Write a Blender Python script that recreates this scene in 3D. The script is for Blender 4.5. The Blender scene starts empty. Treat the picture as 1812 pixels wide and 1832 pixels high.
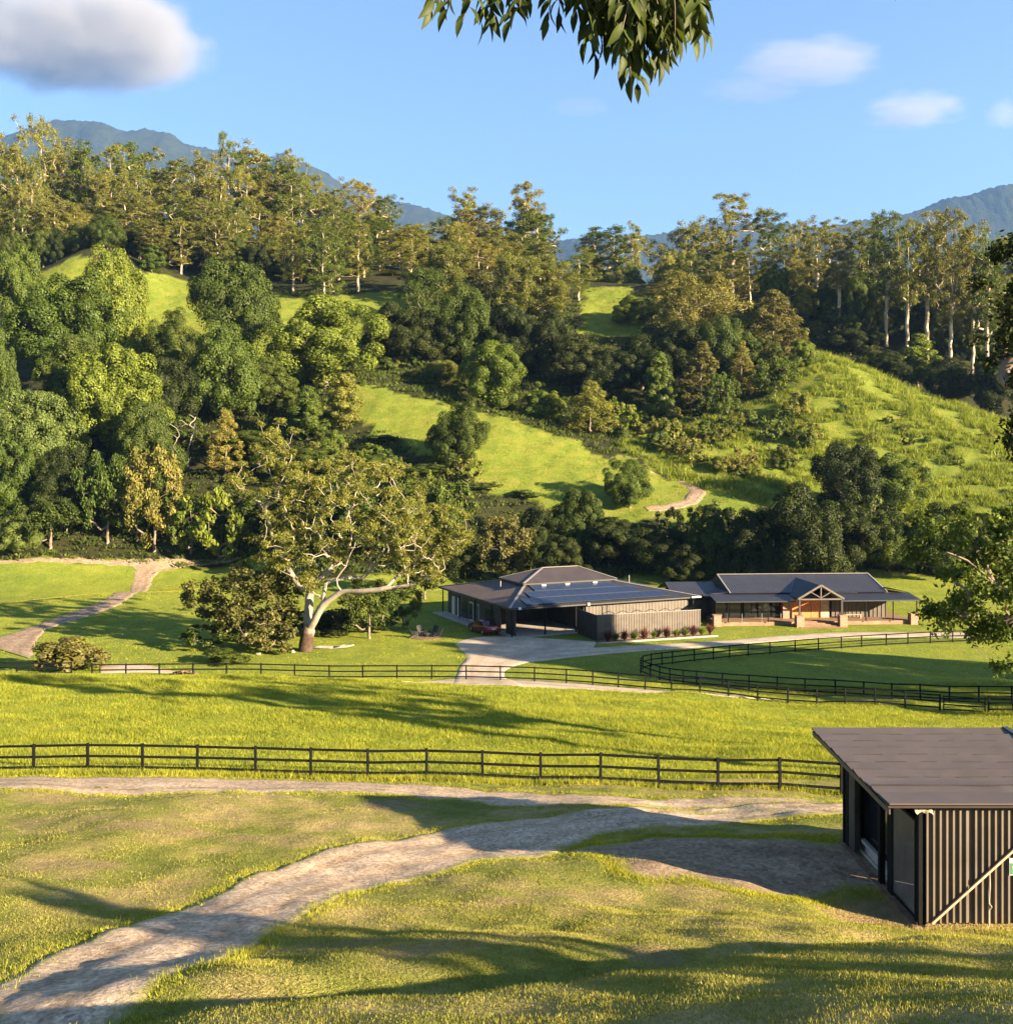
import bpy, math, random
import numpy as np
from mathutils import Vector

SC = bpy.context.scene
COL = SC.collection
rng = np.random.default_rng(7)
random.seed(7)
F, CX, CY, CZ = 1850.0, 906.0, 824.0, 18.8      # focal length, principal column, horizon row (photo pixels), eye height

# ------------------------------------------------------------------ scene, camera, light
cam = bpy.data.cameras.new("camera")
cam.sensor_fit = 'HORIZONTAL'; cam.sensor_width = 36.0
cam.lens = 36.0 * F / 1812.0
cam.shift_y = -(916.0 - CY) / 1812.0
cam.clip_start = 0.1; cam.clip_end = 30000
camo = bpy.data.objects.new("camera", cam); COL.objects.link(camo)
camo.location = (0, 0, CZ); camo.rotation_euler = (math.radians(90), 0, 0)
SC.camera = camo

SUN_EL = math.radians(16.0)
SUN_AZ = math.atan2(0.85, -0.53)                # measured from +Y towards +X
sd = Vector((math.sin(SUN_AZ) * math.cos(SUN_EL), math.cos(SUN_AZ) * math.cos(SUN_EL), math.sin(SUN_EL)))
sun = bpy.data.lights.new("sun", 'SUN'); sun.energy = 5.0; sun.angle = math.radians(0.5); sun.color = (1.0, 0.80, 0.52)
suno = bpy.data.objects.new("sun", sun); COL.objects.link(suno)
suno.rotation_euler = sd.to_track_quat('Z', 'Y').to_euler()

w = bpy.data.worlds.new("World"); SC.world = w; w.use_nodes = True
nt = w.node_tree; nt.nodes.clear()
sk = nt.nodes.new('ShaderNodeTexSky'); sk.sky_type = 'NISHITA'; sk.sun_disc = False
sk.sun_elevation = SUN_EL; sk.sun_rotation = SUN_AZ; sk.altitude = 200
sk.air_density = 1.0; sk.dust_density = 0.2; sk.ozone_density = 2.9
bg = nt.nodes.new('ShaderNodeBackground'); bg.inputs['Strength'].default_value = 0.05
out = nt.nodes.new('ShaderNodeOutputWorld')
nt.links.new(sk.outputs[0], bg.inputs[0]); nt.links.new(bg.outputs[0], out.inputs[0])
SC.view_settings.view_transform = 'Standard'; SC.view_settings.look = 'None'
SC.view_settings.exposure = 2.45; SC.view_settings.gamma = 1.0
SC.render.engine = 'CYCLES'
cy = SC.cycles
cy.max_bounces = 6; cy.diffuse_bounces = 3; cy.glossy_bounces = 2; cy.transmission_bounces = 4; cy.transparent_max_bounces = 6
cy.volume_bounces = 1; cy.caustics_reflective = False; cy.caustics_refractive = False
cy.use_denoising = True

# ------------------------------------------------------------------ materials
def newmat(name):
    m = bpy.data.materials.new(name); m.use_nodes = True
    t = m.node_tree; t.nodes.clear()
    o = t.nodes.new('ShaderNodeOutputMaterial')
    return m, t, o
def N(t, typ, **kw):
    n = t.nodes.new(typ)
    for k, v in kw.items(): setattr(n, k, v)
    return n
def noise(t, scale, detail=4, rough=0.6, coord='Object', vec=None, mapscale=None):
    if vec is None:
        tc = N(t, 'ShaderNodeTexCoord'); vec = tc.outputs[coord]
    if mapscale:
        mp = N(t, 'ShaderNodeMapping'); mp.inputs['Scale'].default_value = mapscale
        t.links.new(vec, mp.inputs['Vector']); vec = mp.outputs[0]
    n = N(t, 'ShaderNodeTexNoise'); n.inputs['Scale'].default_value = scale
    n.inputs['Detail'].default_value = detail; n.inputs['Roughness'].default_value = rough
    t.links.new(vec, n.inputs['Vector'])
    return n.outputs['Fac']
def ramp(t, fac, stops):
    r = N(t, 'ShaderNodeValToRGB'); e = r.color_ramp.elements
    while len(e) < len(stops): e.new(0.5)
    for i, (p, c) in enumerate(stops):
        e[i].position = p; e[i].color = (c[0], c[1], c[2], 1)
    t.links.new(fac, r.inputs[0]); return r.outputs[0]
def mixc(t, fac, a, b, mode='MIX'):
    m = N(t, 'ShaderNodeMix', data_type='RGBA', blend_type=mode)
    if isinstance(fac, (int, float)): m.inputs[0].default_value = fac
    else: t.links.new(fac, m.inputs[0])
    for s, v in ((6, a), (7, b)):
        if isinstance(v, tuple): m.inputs[s].default_value = (v[0], v[1], v[2], 1)
        else: t.links.new(v, m.inputs[s])
    return m.outputs[2]
def bump(t, h, strength, dist):
    b = N(t, 'ShaderNodeBump'); b.inputs['Strength'].default_value = strength; b.inputs['Distance'].default_value = dist
    t.links.new(h, b.inputs['Height']); return b.outputs[0]
def pbr(t, o, color, rough=0.8, normal=None, metal=0.0, spec=0.3):
    p = N(t, 'ShaderNodeBsdfPrincipled')
    if isinstance(color, tuple): p.inputs['Base Color'].default_value = (*color, 1)
    else: t.links.new(color, p.inputs['Base Color'])
    p.inputs['Roughness'].default_value = rough; p.inputs['Metallic'].default_value = metal
    p.inputs['Specular IOR Level'].default_value = spec
    if normal is not None: t.links.new(normal, p.inputs['Normal'])
    t.links.new(p.outputs[0], o.inputs[0]); return p
def simple(name, c, rough=0.7, metal=0.0, var=0.18, scale=3.0, spec=0.3, bumpd=0.0, mapscale=None):
    m, t, o = newmat(name)
    f = noise(t, scale, 5, 0.65, mapscale=mapscale)
    lo = tuple(x * (1 - var * 1.6) for x in c); hi = tuple(min(1, x * (1 + var * 1.6)) for x in c)
    col = ramp(t, f, [(0.3, lo), (0.7, hi)])
    nrm = bump(t, noise(t, scale * 6, 4), 0.5, bumpd) if bumpd else None
    pbr(t, o, col, rough, nrm, metal, spec); return m
def leafmat(name, c, trans=0.28, var=0.35, alt=None):
    m, t, o = newmat(name)
    geo = N(t, 'ShaderNodeNewGeometry'); oi = N(t, 'ShaderNodeObjectInfo')
    lo = tuple(x * (1 - var) for x in c); hi = tuple(x * (1 + var) for x in c)
    if alt is None: alt = (hi[0] * 1.12, hi[1] * 0.98, hi[2] * 0.9)
    a = ramp(t, geo.outputs['Random Per Island'], [(0.0, lo), (0.55, c), (0.85, hi), (1.0, alt)])
    b = ramp(t, oi.outputs['Random'], [(0.0, (0.72, 0.78, 0.75)), (0.5, (1, 1, 1)), (1.0, (1.12, 1.06, 1.0))])
    cc = mixc(t, 1.0, a, b, 'MULTIPLY')
    f = noise(t, 0.55, 2)
    cc = mixc(t, 1.0, cc, ramp(t, f, [(0.35, (0.75, 0.8, 0.8)), (0.65, (1.2, 1.15, 1.05))]), 'MULTIPLY')
    d = N(t, 'ShaderNodeBsdfDiffuse'); tr = N(t, 'ShaderNodeBsdfTranslucent'); gl = N(t, 'ShaderNodeBsdfGlossy')
    gl.inputs['Roughness'].default_value = 0.5; gl.inputs['Color'].default_value = (1, 1, 1, 1)
    tc = mixc(t, 1.0, cc, (1.35, 1.25, 0.6), 'MULTIPLY')
    t.links.new(cc, d.inputs[0]); t.links.new(tc, tr.inputs[0])
    mx = N(t, 'ShaderNodeMixShader'); mx.inputs[0].default_value = trans
    t.links.new(d.outputs[0], mx.inputs[1]); t.links.new(tr.outputs[0], mx.inputs[2])
    m2 = N(t, 'ShaderNodeMixShader'); m2.inputs[0].default_value = 0.008
    t.links.new(mx.outputs[0], m2.inputs[1]); t.links.new(gl.outputs[0], m2.inputs[2])
    t.links.new(m2.outputs[0], o.inputs[0]); return m
M = {}
M['leaf_bright'] = leafmat('leaf_bright', (0.115, 0.150, 0.021))
M['leaf_mid'] = leafmat('leaf_mid', (0.076, 0.108, 0.018))
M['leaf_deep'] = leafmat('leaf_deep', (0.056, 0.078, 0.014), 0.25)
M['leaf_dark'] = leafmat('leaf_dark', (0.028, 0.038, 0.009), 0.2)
M['leaf_olive'] = leafmat('leaf_olive', (0.152, 0.160, 0.031))
M['leaf_gum'] = leafmat('leaf_gum', (0.185, 0.185, 0.038), 0.35)
M['leaf_gold'] = leafmat('leaf_gold', (0.168, 0.160, 0.038))
M['leaf_brown'] = leafmat('leaf_brown', (0.110, 0.105, 0.030))
M['leaf_red'] = leafmat('leaf_red', (0.11, 0.040, 0.030))
M['leaf_pale'] = leafmat('leaf_pale', (0.095, 0.130, 0.032))
M['leaf_over'] = leafmat('leaf_over', (0.060, 0.075, 0.018), 0.3)
M['blade'] = leafmat('blade', (0.300, 0.310, 0.036), 0.42)
M['blade_hill'] = leafmat('blade_hill', (0.165, 0.205, 0.026), 0.35)
M['blade_lawn'] = leafmat('blade_lawn', (0.240, 0.240, 0.050), 0.35, alt=(0.40, 0.32, 0.15))
M['blade_dry'] = leafmat('blade_dry', (0.24, 0.185, 0.07), 0.35)
M['bark_pale'] = simple('bark_pale', (0.40, 0.315, 0.22), 0.8, var=0.3, scale=1.2)
M['bark_gum'] = simple('bark_gum', (0.36, 0.31, 0.245), 0.75, var=0.3, scale=1.0, bumpd=0.03)
def gum_bark():
    m, t, o = newmat('bark_gum')
    tc = N(t, 'ShaderNodeTexCoord'); sp = N(t, 'ShaderNodeSeparateXYZ'); t.links.new(tc.outputs['Object'], sp.inputs[0])
    pale = ramp(t, noise(t, 1.1, 5, .7, mapscale=(1, 1, .35)), [(.3, (.17, .14, .105)), (.55, (.30, .255, .20)), (.75, (.40, .35, .28))])
    dark = ramp(t, noise(t, 3.0, 5, .7), [(.3, (.022, .016, .012)), (.7, (.10, .062, .04))])
    ad = N(t, 'ShaderNodeMath', operation='MULTIPLY_ADD'); t.links.new(noise(t, .9, 4, .65, mapscale=(1, 1, .6)), ad.inputs[0]); ad.inputs[1].default_value = 4.2; t.links.new(sp.outputs[2], ad.inputs[2])
    mr = N(t, 'ShaderNodeMapRange'); t.links.new(ad.outputs[0], mr.inputs[0]); mr.inputs[1].default_value = 3.6; mr.inputs[2].default_value = 4.6
    c = mixc(t, mr.outputs[0], dark, pale)
    pbr(t, o, c, .8, bump(t, noise(t, 5.0, 4), .6, .04), spec=.15); return m
M['bark_gum'] = gum_bark()
M['bark_burnt'] = simple('bark_burnt', (0.11, 0.055, 0.030), 0.9, var=0.45, scale=2.0, bumpd=0.05)
M['bark_brown'] = simple('bark_brown', (0.17, 0.13, 0.095), 0.9, var=0.3, scale=1.5)
M['dead_wood'] = simple('dead_wood', (0.26, 0.225, 0.19), 0.9, var=0.25)
M['black_timber'] = simple('black_timber', (0.007, 0.007, 0.0075), 0.8, var=0.3, scale=2, spec=0.1)
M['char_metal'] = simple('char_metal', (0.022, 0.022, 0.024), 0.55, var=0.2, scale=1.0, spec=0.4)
M['dark_wall'] = simple('dark_wall', (0.040, 0.036, 0.034), 0.65, var=0.25, scale=1.5)
M['brown_screen'] = simple('brown_screen', (0.098, 0.080, 0.066), 0.6, var=0.15, scale=1.0)
M['dark_glass'] = simple('dark_glass', (0.012, 0.014, 0.016), 0.08, var=0.1, spec=0.6)
M['white_paint'] = simple('white_paint', (0.55, 0.56, 0.55), 0.5, var=0.04)
M['cream_sheet'] = simple('cream_sheet', (0.50, 0.45, 0.34), 0.6, var=0.15, scale=6)
M['roof_dark'] = simple('roof_dark', (0.032, 0.030, 0.036), 0.42, var=0.12, scale=0.7, spec=0.5)
M['roof_brown'] = simple('roof_brown', (0.078, 0.060, 0.052), 0.5, var=0.10, scale=0.7, spec=0.4)
M['ridge_metal'] = simple('ridge_metal', (0.22, 0.20, 0.19), 0.4, var=0.08, spec=0.5)
M['panel_blue'] = simple('panel_blue', (0.012, 0.016, 0.036), 0.28, var=0.12, scale=1.0, spec=0.6)
M['panel_edge'] = simple('panel_edge', (0.035, 0.04, 0.06), 0.35, var=0.1)
M['brick'] = simple('brick', (0.29, 0.17, 0.12), 0.9, var=0.25, scale=8, bumpd=0.01)
M['timber_red'] = simple('timber_red', (0.50, 0.175, 0.055), 0.5, var=0.3, scale=3, mapscale=(6, 6, 0.6))
M['timber_pale'] = simple('timber_pale', (0.42, 0.30, 0.20), 0.75, var=0.2, scale=3)
M['deck'] = simple('deck', (0.22, 0.135, 0.085), 0.7, var=0.25, scale=2, mapscale=(0.5, 12, 1))
M['concrete'] = simple('concrete', (0.33, 0.29, 0.25), 0.9, var=0.15, scale=1.0, bumpd=0.01)
M['steel'] = simple('steel', (0.30, 0.29, 0.28), 0.4, metal=0.6, var=0.15)
M['sign_green'] = simple('sign_green', (0.05, 0.19, 0.07), 0.5, var=0.05)
M['car_red'] = simple('car_red', (0.11, 0.006, 0.009), 0.25, var=0.05, spec=0.6)
M['tyre'] = simple('tyre', (0.012, 0.012, 0.012), 0.8, var=0.1)
M['lamp_red'] = simple('lamp_red', (0.35, 0.01, 0.01), 0.2, var=0.05, spec=0.6)
M['shed_metal'] = simple('shed_metal', (0.135, 0.112, 0.088), 0.6, var=0.15, scale=1.0)
M['truss_grey'] = simple('truss_grey', (0.105, 0.09, 0.08), 0.7, var=0.15)
M['roof_upper'] = simple('roof_upper', (0.050, 0.040, 0.040), 0.5, var=0.1, scale=0.7, spec=0.4)
M['lining'] = simple('lining', (0.30, 0.27, 0.20), 0.7, var=0.3, scale=8)
M['rock'] = simple('rock', (0.22, 0.19, 0.15), 0.95, var=0.3, scale=3, bumpd=0.03)
M['soil'] = simple('soil', (0.17, 0.10, 0.06), 0.95, var=0.35, scale=3, bumpd=0.04)

def ground_material():
    m, t, o = newmat('grass_ground')
    at = N(t, 'ShaderNodeAttribute', attribute_name='zone')
    sep = N(t, 'ShaderNodeSeparateColor'); t.links.new(at.outputs['Color'], sep.inputs[0])
    big = noise(t, 0.045, 5, 0.6); mid = noise(t, 0.35, 5, 0.65); fine = noise(t, 3.0, 5, 0.7); vf = noise(t, 14.0, 3, 0.7)
    lawn = ramp(t, mid, [(0.28, (0.105, 0.135, 0.022)), (0.46, (0.185, 0.190, 0.042)), (0.58, (0.290, 0.235, 0.095)), (0.70, (0.33, 0.25, 0.13))])
    pad = ramp(t, mid, [(0.28, (0.120, 0.165, 0.018)), (0.5, (0.200, 0.235, 0.026)), (0.72, (0.275, 0.270, 0.036))])
    hill = ramp(t, mid, [(0.30, (0.100, 0.140, 0.020)), (0.5, (0.150, 0.182, 0.026)), (0.7, (0.205, 0.195, 0.040))])
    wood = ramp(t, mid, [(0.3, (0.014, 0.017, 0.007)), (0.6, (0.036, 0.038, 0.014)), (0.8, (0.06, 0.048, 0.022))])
    flat = ramp(t, mid, [(0.3, (0.120, 0.160, 0.022)), (0.6, (0.190, 0.220, 0.032)), (0.8, (0.260, 0.240, 0.050))])
    c = mixc(t, sep.outputs[0], pad, lawn)
    c = mixc(t, sep.outputs[1], c, hill)
    at2 = N(t, 'ShaderNodeAttribute', attribute_name='zone2')
    s2 = N(t, 'ShaderNodeSeparateColor'); t.links.new(at2.outputs['Color'], s2.inputs[0])
    c = mixc(t, s2.outputs[0], c, flat)
    c = mixc(t, s2.outputs[1], c, (0.24, 0.175, 0.10))
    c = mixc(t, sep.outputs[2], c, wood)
    c = mixc(t, 1.0, c, ramp(t, fine, [(0.3, (0.70, 0.74, 0.7)), (0.7, (1.25, 1.22, 1.2))]), 'MULTIPLY')
    c = mixc(t, 1.0, c, ramp(t, big, [(0.3, (0.85, 0.92, 0.9)), (0.7, (1.14, 1.06, 1.0))]), 'MULTIPLY')
    ad = N(t, 'ShaderNodeMath', operation='ADD'); t.links.new(fine, ad.inputs[0]); t.links.new(vf, ad.inputs[1])
    pbr(t, o, c, 0.95, bump(t, ad.outputs[0], 0.8, 0.14), spec=0.1)
    return m
M['ground'] = ground_material()
def gravel_material(name, a, b, s=9.0, bd=0.03, grassy=0.0, edge=0.0):
    m, t, o = newmat(name)
    vo = N(t, 'ShaderNodeTexVoronoi'); vo.inputs['Scale'].default_value = s
    tc = N(t, 'ShaderNodeTexCoord'); t.links.new(tc.outputs['Object'], vo.inputs['Vector'])
    fine = noise(t, s * 1.5, 4, 0.7); mid = noise(t, 0.6, 4)
    c = ramp(t, fine, [(0.28, a), (0.72, b)])
    c = mixc(t, 1.0, c, ramp(t, mid, [(0.3, (0.78, 0.76, 0.74)), (0.7, (1.16, 1.14, 1.12))]), 'MULTIPLY')
    c = mixc(t, 1.0, c, ramp(t, vo.outputs['Color'], [(0.0, (0.62, 0.61, 0.60)), (1.0, (1.38, 1.37, 1.35))]), 'MULTIPLY')
    if grassy:
        c = mixc(t, ramp(t, noise(t, 1.6, 5, 0.7), [(0.58, (0, 0, 0)), (0.72, (grassy,) * 3)]), c, (0.13, 0.14, 0.03))
    ac = N(t, 'ShaderNodeAttribute', attribute_name='across'); sa = N(t, 'ShaderNodeSeparateColor'); t.links.new(ac.outputs['Color'], sa.inputs[0])
    # R: distance from the road edge in metres, G: wheel lines
    c = mixc(t, sa.outputs[1], c, mixc(t, 1.0, c, (0.80, 0.77, 0.73), 'MULTIPLY'))
    if edge:
        en = N(t, 'ShaderNodeMath', operation='MULTIPLY_ADD'); t.links.new(noise(t, 2.2, 6, .75), en.inputs[0]); en.inputs[1].default_value = -2.2 * edge; t.links.new(sa.outputs[0], en.inputs[2])
        er = N(t, 'ShaderNodeMapRange'); er.interpolation_type = 'SMOOTHSTEP'; t.links.new(en.outputs[0], er.inputs[0])
        er.inputs[1].default_value = -1.15 * edge; er.inputs[2].default_value = -0.25 * edge; er.inputs[3].default_value = 1; er.inputs[4].default_value = 0
        gcol = ramp(t, noise(t, 1.1, 4), [(.35, (.12, .145, .026)), (.55, (.20, .19, .05)), (.7, (.27, .205, .11))])
        c = mixc(t, er.outputs[0], c, gcol)
    pbr(t, o, c, 0.95, bump(t, fine, 1.0, bd), spec=0.1)
    return m
M['gravel'] = gravel_material('gravel', (0.25, 0.182, 0.122), (0.62, 0.485, 0.36), bd=0.022, grassy=0.5, edge=1.0)
M['dirt'] = gravel_material('dirt', (0.19, 0.140, 0.10), (0.37, 0.28, 0.205), 5.0, 0.03, edge=0.5)
M['drive'] = gravel_material('drive', (0.36, 0.29, 0.225), (0.50, 0.42, 0.335), 16.0, 0.004)
M['pad_dirt'] = gravel_material('pad_dirt', (0.19, 0.135, 0.09), (0.36, 0.26, 0.18), 7.0, 0.03, grassy=0.9, edge=1.1)

# ------------------------------------------------------------------ object helpers
def tag(o, label=None, cat=None, group=None, kind=None):
    if label: o['label'] = label
    if cat: o['category'] = cat
    if group: o['group'] = group
    if kind: o['kind'] = kind
    return o
def empty(name, loc, rz=0.0, label=None, cat=None, group=None, scale=None):
    o = bpy.data.objects.new(name, None); COL.objects.link(o)
    o.empty_display_size = 0.2
    o.location = loc; o.rotation_euler = (0, 0, rz)
    if scale is not None: o.scale = scale
    return tag(o, label, cat, group)
def link(name, me, parent=None, kind=None, mat=None):
    o = bpy.data.objects.new(name, me); COL.objects.link(o)
    if parent is not None: o.parent = parent
    if kind: o['kind'] = kind
    if mat is not None:
        o.material_slots[0].link = 'OBJECT'; o.material_slots[0].material = mat
    return o
def mesh_np(name, v, quads=None, tris=None, mat=None, smooth=False):
    me = bpy.data.meshes.new(name)
    v = np.asarray(v, np.float32)
    nq = 0 if quads is None else len(quads); ntri = 0 if tris is None else len(tris)
    loops = []
    if nq: loops.append(np.asarray(quads, np.int32).ravel())
    if ntri: loops.append(np.asarray(tris, np.int32).ravel())
    loops = np.concatenate(loops)
    me.vertices.add(len(v)); me.vertices.foreach_set('co', v.ravel())
    me.loops.add(len(loops)); me.loops.foreach_set('vertex_index', loops)
    me.polygons.add(nq + ntri)
    starts = np.concatenate([np.arange(nq) * 4, nq * 4 + np.arange(ntri) * 3]).astype(np.int32)
    me.polygons.foreach_set('loop_start', starts)
    if smooth: me.polygons.foreach_set('use_smooth', np.ones(nq + ntri, bool))
    me.update(calc_edges=True)
    if mat is not None: me.materials.append(mat)
    return me

class MB:
    def __init__(s): s.v = []; s.f = []
    def quad(s, a, b, c, d):
        n = len(s.v); s.v += [tuple(a), tuple(b), tuple(c), tuple(d)]; s.f.append((n, n + 1, n + 2, n + 3)); return s
    def poly(s, pts):
        n = len(s.v); s.v += [tuple(p) for p in pts]; s.f.append(tuple(range(n, n + len(pts)))); return s
    def box(s, c, d, rz=0.0, top=None):
        x, y, z = d[0] / 2, d[1] / 2, d[2] / 2
        ca, sa = math.cos(rz), math.sin(rz); n = len(s.v)
        for k, (sx, sy, sz) in enumerate(((-1,-1,-1),(1,-1,-1),(1,1,-1),(-1,1,-1),(-1,-1,1),(1,-1,1),(1,1,1),(-1,1,1))):
            q = top if (top and sz > 0) else 1.0
            px, py = sx * x * q, sy * y * q
            s.v.append((c[0] + ca * px - sa * py, c[1] + sa * px + ca * py, c[2] + sz * z))
        for f in ((0,3,2,1),(4,5,6,7),(0,1,5,4),(1,2,6,5),(2,3,7,6),(3,0,4,7)): s.f.append(tuple(n + i for i in f))
        return s
    def beam(s, a, b, wd, ht):
        a, b = Vector(a), Vector(b); d = (b - a).normalized()
        up = Vector((0, 0, 1)) if abs(d.z) < 0.95 else Vector((0, 1, 0))
        sx = d.cross(up).normalized() * wd / 2; sy = sx.cross(d).normalized() * ht / 2
        n = len(s.v)
        for p in (a, b):
            for q in ((-1,-1),(1,-1),(1,1),(-1,1)): s.v.append(tuple(p + sx * q[0] + sy * q[1]))
        for f in ((0,1,2,3),(7,6,5,4),(0,4,5,1),(1,5,6,2),(2,6,7,3),(3,7,4,0)): s.f.append(tuple(n + i for i in f))
        return s
    def tube(s, pts, rad, k=8):
        v, f = tube_np(np.array(pts, float), np.array(rad, float) if hasattr(rad, '__len__') else np.full(len(pts), rad), k)
        n = len(s.v); s.v += [tuple(p) for p in v]; s.f += [tuple(int(n + i) for i in q) for q in f]
        e = n + len(v) - k; s.f.append(tuple(range(n + k - 1, n - 1, -1))); s.f.append(tuple(range(e, e + k))); return s
    def build(s, name, mat, parent=None, kind=None, smooth=False, bevel=0.0):
        me = bpy.data.meshes.new(name); me.from_pydata(s.v, [], s.f); me.update()
        me.materials.append(mat if not isinstance(mat, str) else M[mat])
        if smooth: me.polygons.foreach_set('use_smooth', np.ones(len(me.polygons), bool))
        o = link(name, me, parent, kind)
        if bevel:
            b = o.modifiers.new('bevel', 'BEVEL'); b.width = bevel; b.segments = 2; b.limit_method = 'ANGLE'
        return o

def tube_np(p, r, k=6):
    n = len(p)
    d = np.gradient(p, axis=0); d /= np.linalg.norm(d, axis=1, keepdims=True) + 1e-9
    ref = np.array([0.31, 0.93, 0.19]); ref = ref / np.linalg.norm(ref)
    a = np.cross(d, ref); a /= np.linalg.norm(a, axis=1, keepdims=True) + 1e-9
    b = np.cross(d, a)
    th = np.arange(k) * 2 * np.pi / k
    v = p[:, None, :] + r[:, None, None] * (np.cos(th)[None, :, None] * a[:, None, :] + np.sin(th)[None, :, None] * b[:, None, :])
    i = np.arange(n - 1)[:, None] * k; j = np.arange(k)[None, :]; j2 = (j + 1) % k
    f = np.stack([i + j, i + j2, i + k + j2, i + k + j], -1).reshape(-1, 4)
    return v.reshape(-1, 3), f

# ------------------------------------------------------------------ terrain
_sw = np.random.default_rng(3)
_W = [(_sw.normal(size=2), _sw.uniform(0, 6.28)) for _ in range(60)]
def wave(x, y, wl, k0=0, n=7):
    s = 0
    for q in range(n):
        d, ph = _W[(k0 + q) % 60]
        d = d / np.linalg.norm(d) * (0.7 + 0.6 * ((q * 37 % 10) / 10))
        s = s + np.sin((d[0] * x + d[1] * y) * 2 * np.pi / wl + ph)
    return s / n ** 0.5
CP = []
def cp(*pts):
    for px, py, D in pts: CP.append(((px - CX) / F * D, D, CZ - (py - CY) * D / F))
def ca(*pts):
    for p in pts: CP.append(p)
# near bank and shed yard
cp((0, 1832, 12.5), (900, 1832, 10.5), (1812, 1832, 9), (1812, 1668, 17.5), (1300, 1715, 15), (800, 1775, 13), (300, 1822, 12),
   (1200, 1650, 21), (700, 1700, 17), (300, 1750, 15), (300, 1600, 24), (640, 1500, 32), (900, 1480, 33.5), (1300, 1450, 36),
   (1100, 1540, 28.5), (800, 1560, 27), (1000, 1620, 23), (600, 1650, 21), (1400, 1640, 22.6), (1450, 1500, 31.5),
   (0, 1395, 43), (300, 1460, 34), (0, 1460, 35), (0, 1560, 26), (0, 1750, 16.5))
ca((9.5, 24.5, 7.72), (14, 24.5, 7.72), (9.5, 30, 7.72), (14, 30, 7.72), (9.8, 22.3, 8.6), (15, 22.3, 8.7))
# paddock
cp((0, 1386, 46), (500, 1388, 45), (1000, 1402, 43), (1500, 1418, 41), (0, 1290, 60), (900, 1300, 60), (1750, 1330, 57),
   (0, 1205, 82), (500, 1212, 80), (900, 1235, 76), (1250, 1271, 71), (1650, 1309, 67))
for X in (-75, -40, -15, 10, 35, 60, 90):
    for Y in (89, 104, 126): CP.append((X, Y, 0.0))
ca((-70, 45, 5.2), (70, 45, 5.5), (-40, 20, 10), (45, 22, 10.5), (30, 5, 14.5), (-30, 5, 14), (0, 0, 17.0), (0, -25, 19), (50, -25, 19), (-50, -25, 18), (60, 65, 2.8), (-70, 65, 3))
# valley edge
cp((200, 1000, 176), (0, 987, 178), (430, 990, 178), (200, 1060, 147))
ca((-20, 145, 0.6), (10, 148, 0.8), (40, 148, 1.0), (75, 148, 1.5), (0, 160, 3.0), (40, 160, 4.5), (80, 160, 5))
# spur, gully, right slope
cp((1200, 920, 172), (1700, 930, 170), (640, 690, 218), (900, 745, 205), (1160, 838, 188), (760, 715, 212), (1030, 792, 197),
   (700, 770, 200), (860, 855, 184), (1000, 895, 177), (1200, 885, 179), (1350, 868, 181), (600, 850, 187), (600, 930, 173), (800, 925, 169),
   (900, 742, 222), (1160, 800, 202), (640, 655, 238), (520, 640, 245), (560, 740, 212),
   (1400, 850, 190), (1500, 800, 200), (1400, 740, 215), (1460, 636, 235), (1550, 720, 216), (1600, 688, 228), (1780, 742, 218), (1700, 850, 190), (1800, 850, 188),
   (1460, 645, 250), (1700, 725, 243), (1800, 755, 238), (1250, 740, 225), (1200, 700, 238), (1100, 780, 209), (1040, 700, 238), (1330, 690, 238), (1300, 800, 200),
   (100, 700, 220), (100, 800, 200), (100, 900, 187), (300, 700, 222), (300, 800, 202), (300, 900, 187), (450, 800, 200), (450, 900, 186),
   (900, 660, 246), (1080, 640, 255))
# upper meadow and ridge
cp((240, 600, 266), (300, 575, 275), (300, 500, 305), (500, 545, 284), (60, 560, 280), (0, 500, 308), (690, 535, 292), (690, 575, 276), (1090, 520, 300), (1090, 590, 274), (900, 600, 265), (1300, 600, 265), (800, 560, 280), (1250, 540, 295),
   (0, 450, 335), (300, 478, 322), (600, 490, 322), (900, 500, 322), (1200, 510, 315), (1500, 600, 275), (1700, 640, 265), (1500, 560, 300), (1800, 600, 290))
ca((-75, 375, 92), (-30, 375, 84), (10, 375, 68), (60, 375, 60), (120, 375, 58), (-90, 430, 85), (0, 430, 60), (100, 430, 50), (160, 330, 60),
   (140, 260, 38), (120, 200, 16), (-130, 180, 3), (-150, 250, 50), (-170, 330, 90), (-120, 300, 80), (140, 420, 48), (-160, 430, 80))
CP = np.array(CP)
def _phi(r2): return np.where(r2 > 1e-9, 0.5 * r2 * np.log(r2 + 1e-12), 0.0)
_S = 50.0
def _fit():
    P = CP[:, :2] / _S; n = len(P)
    A = _phi(((P[:, None] - P[None]) ** 2).sum(-1)) + np.eye(n) * 0.0006
    Q = np.c_[np.ones(n), P]
    Mx = np.block([[A, Q], [Q.T, np.zeros((3, 3))]])
    return np.linalg.solve(Mx, np.r_[CP[:, 2], 0, 0, 0])
_C = _fit()
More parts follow.
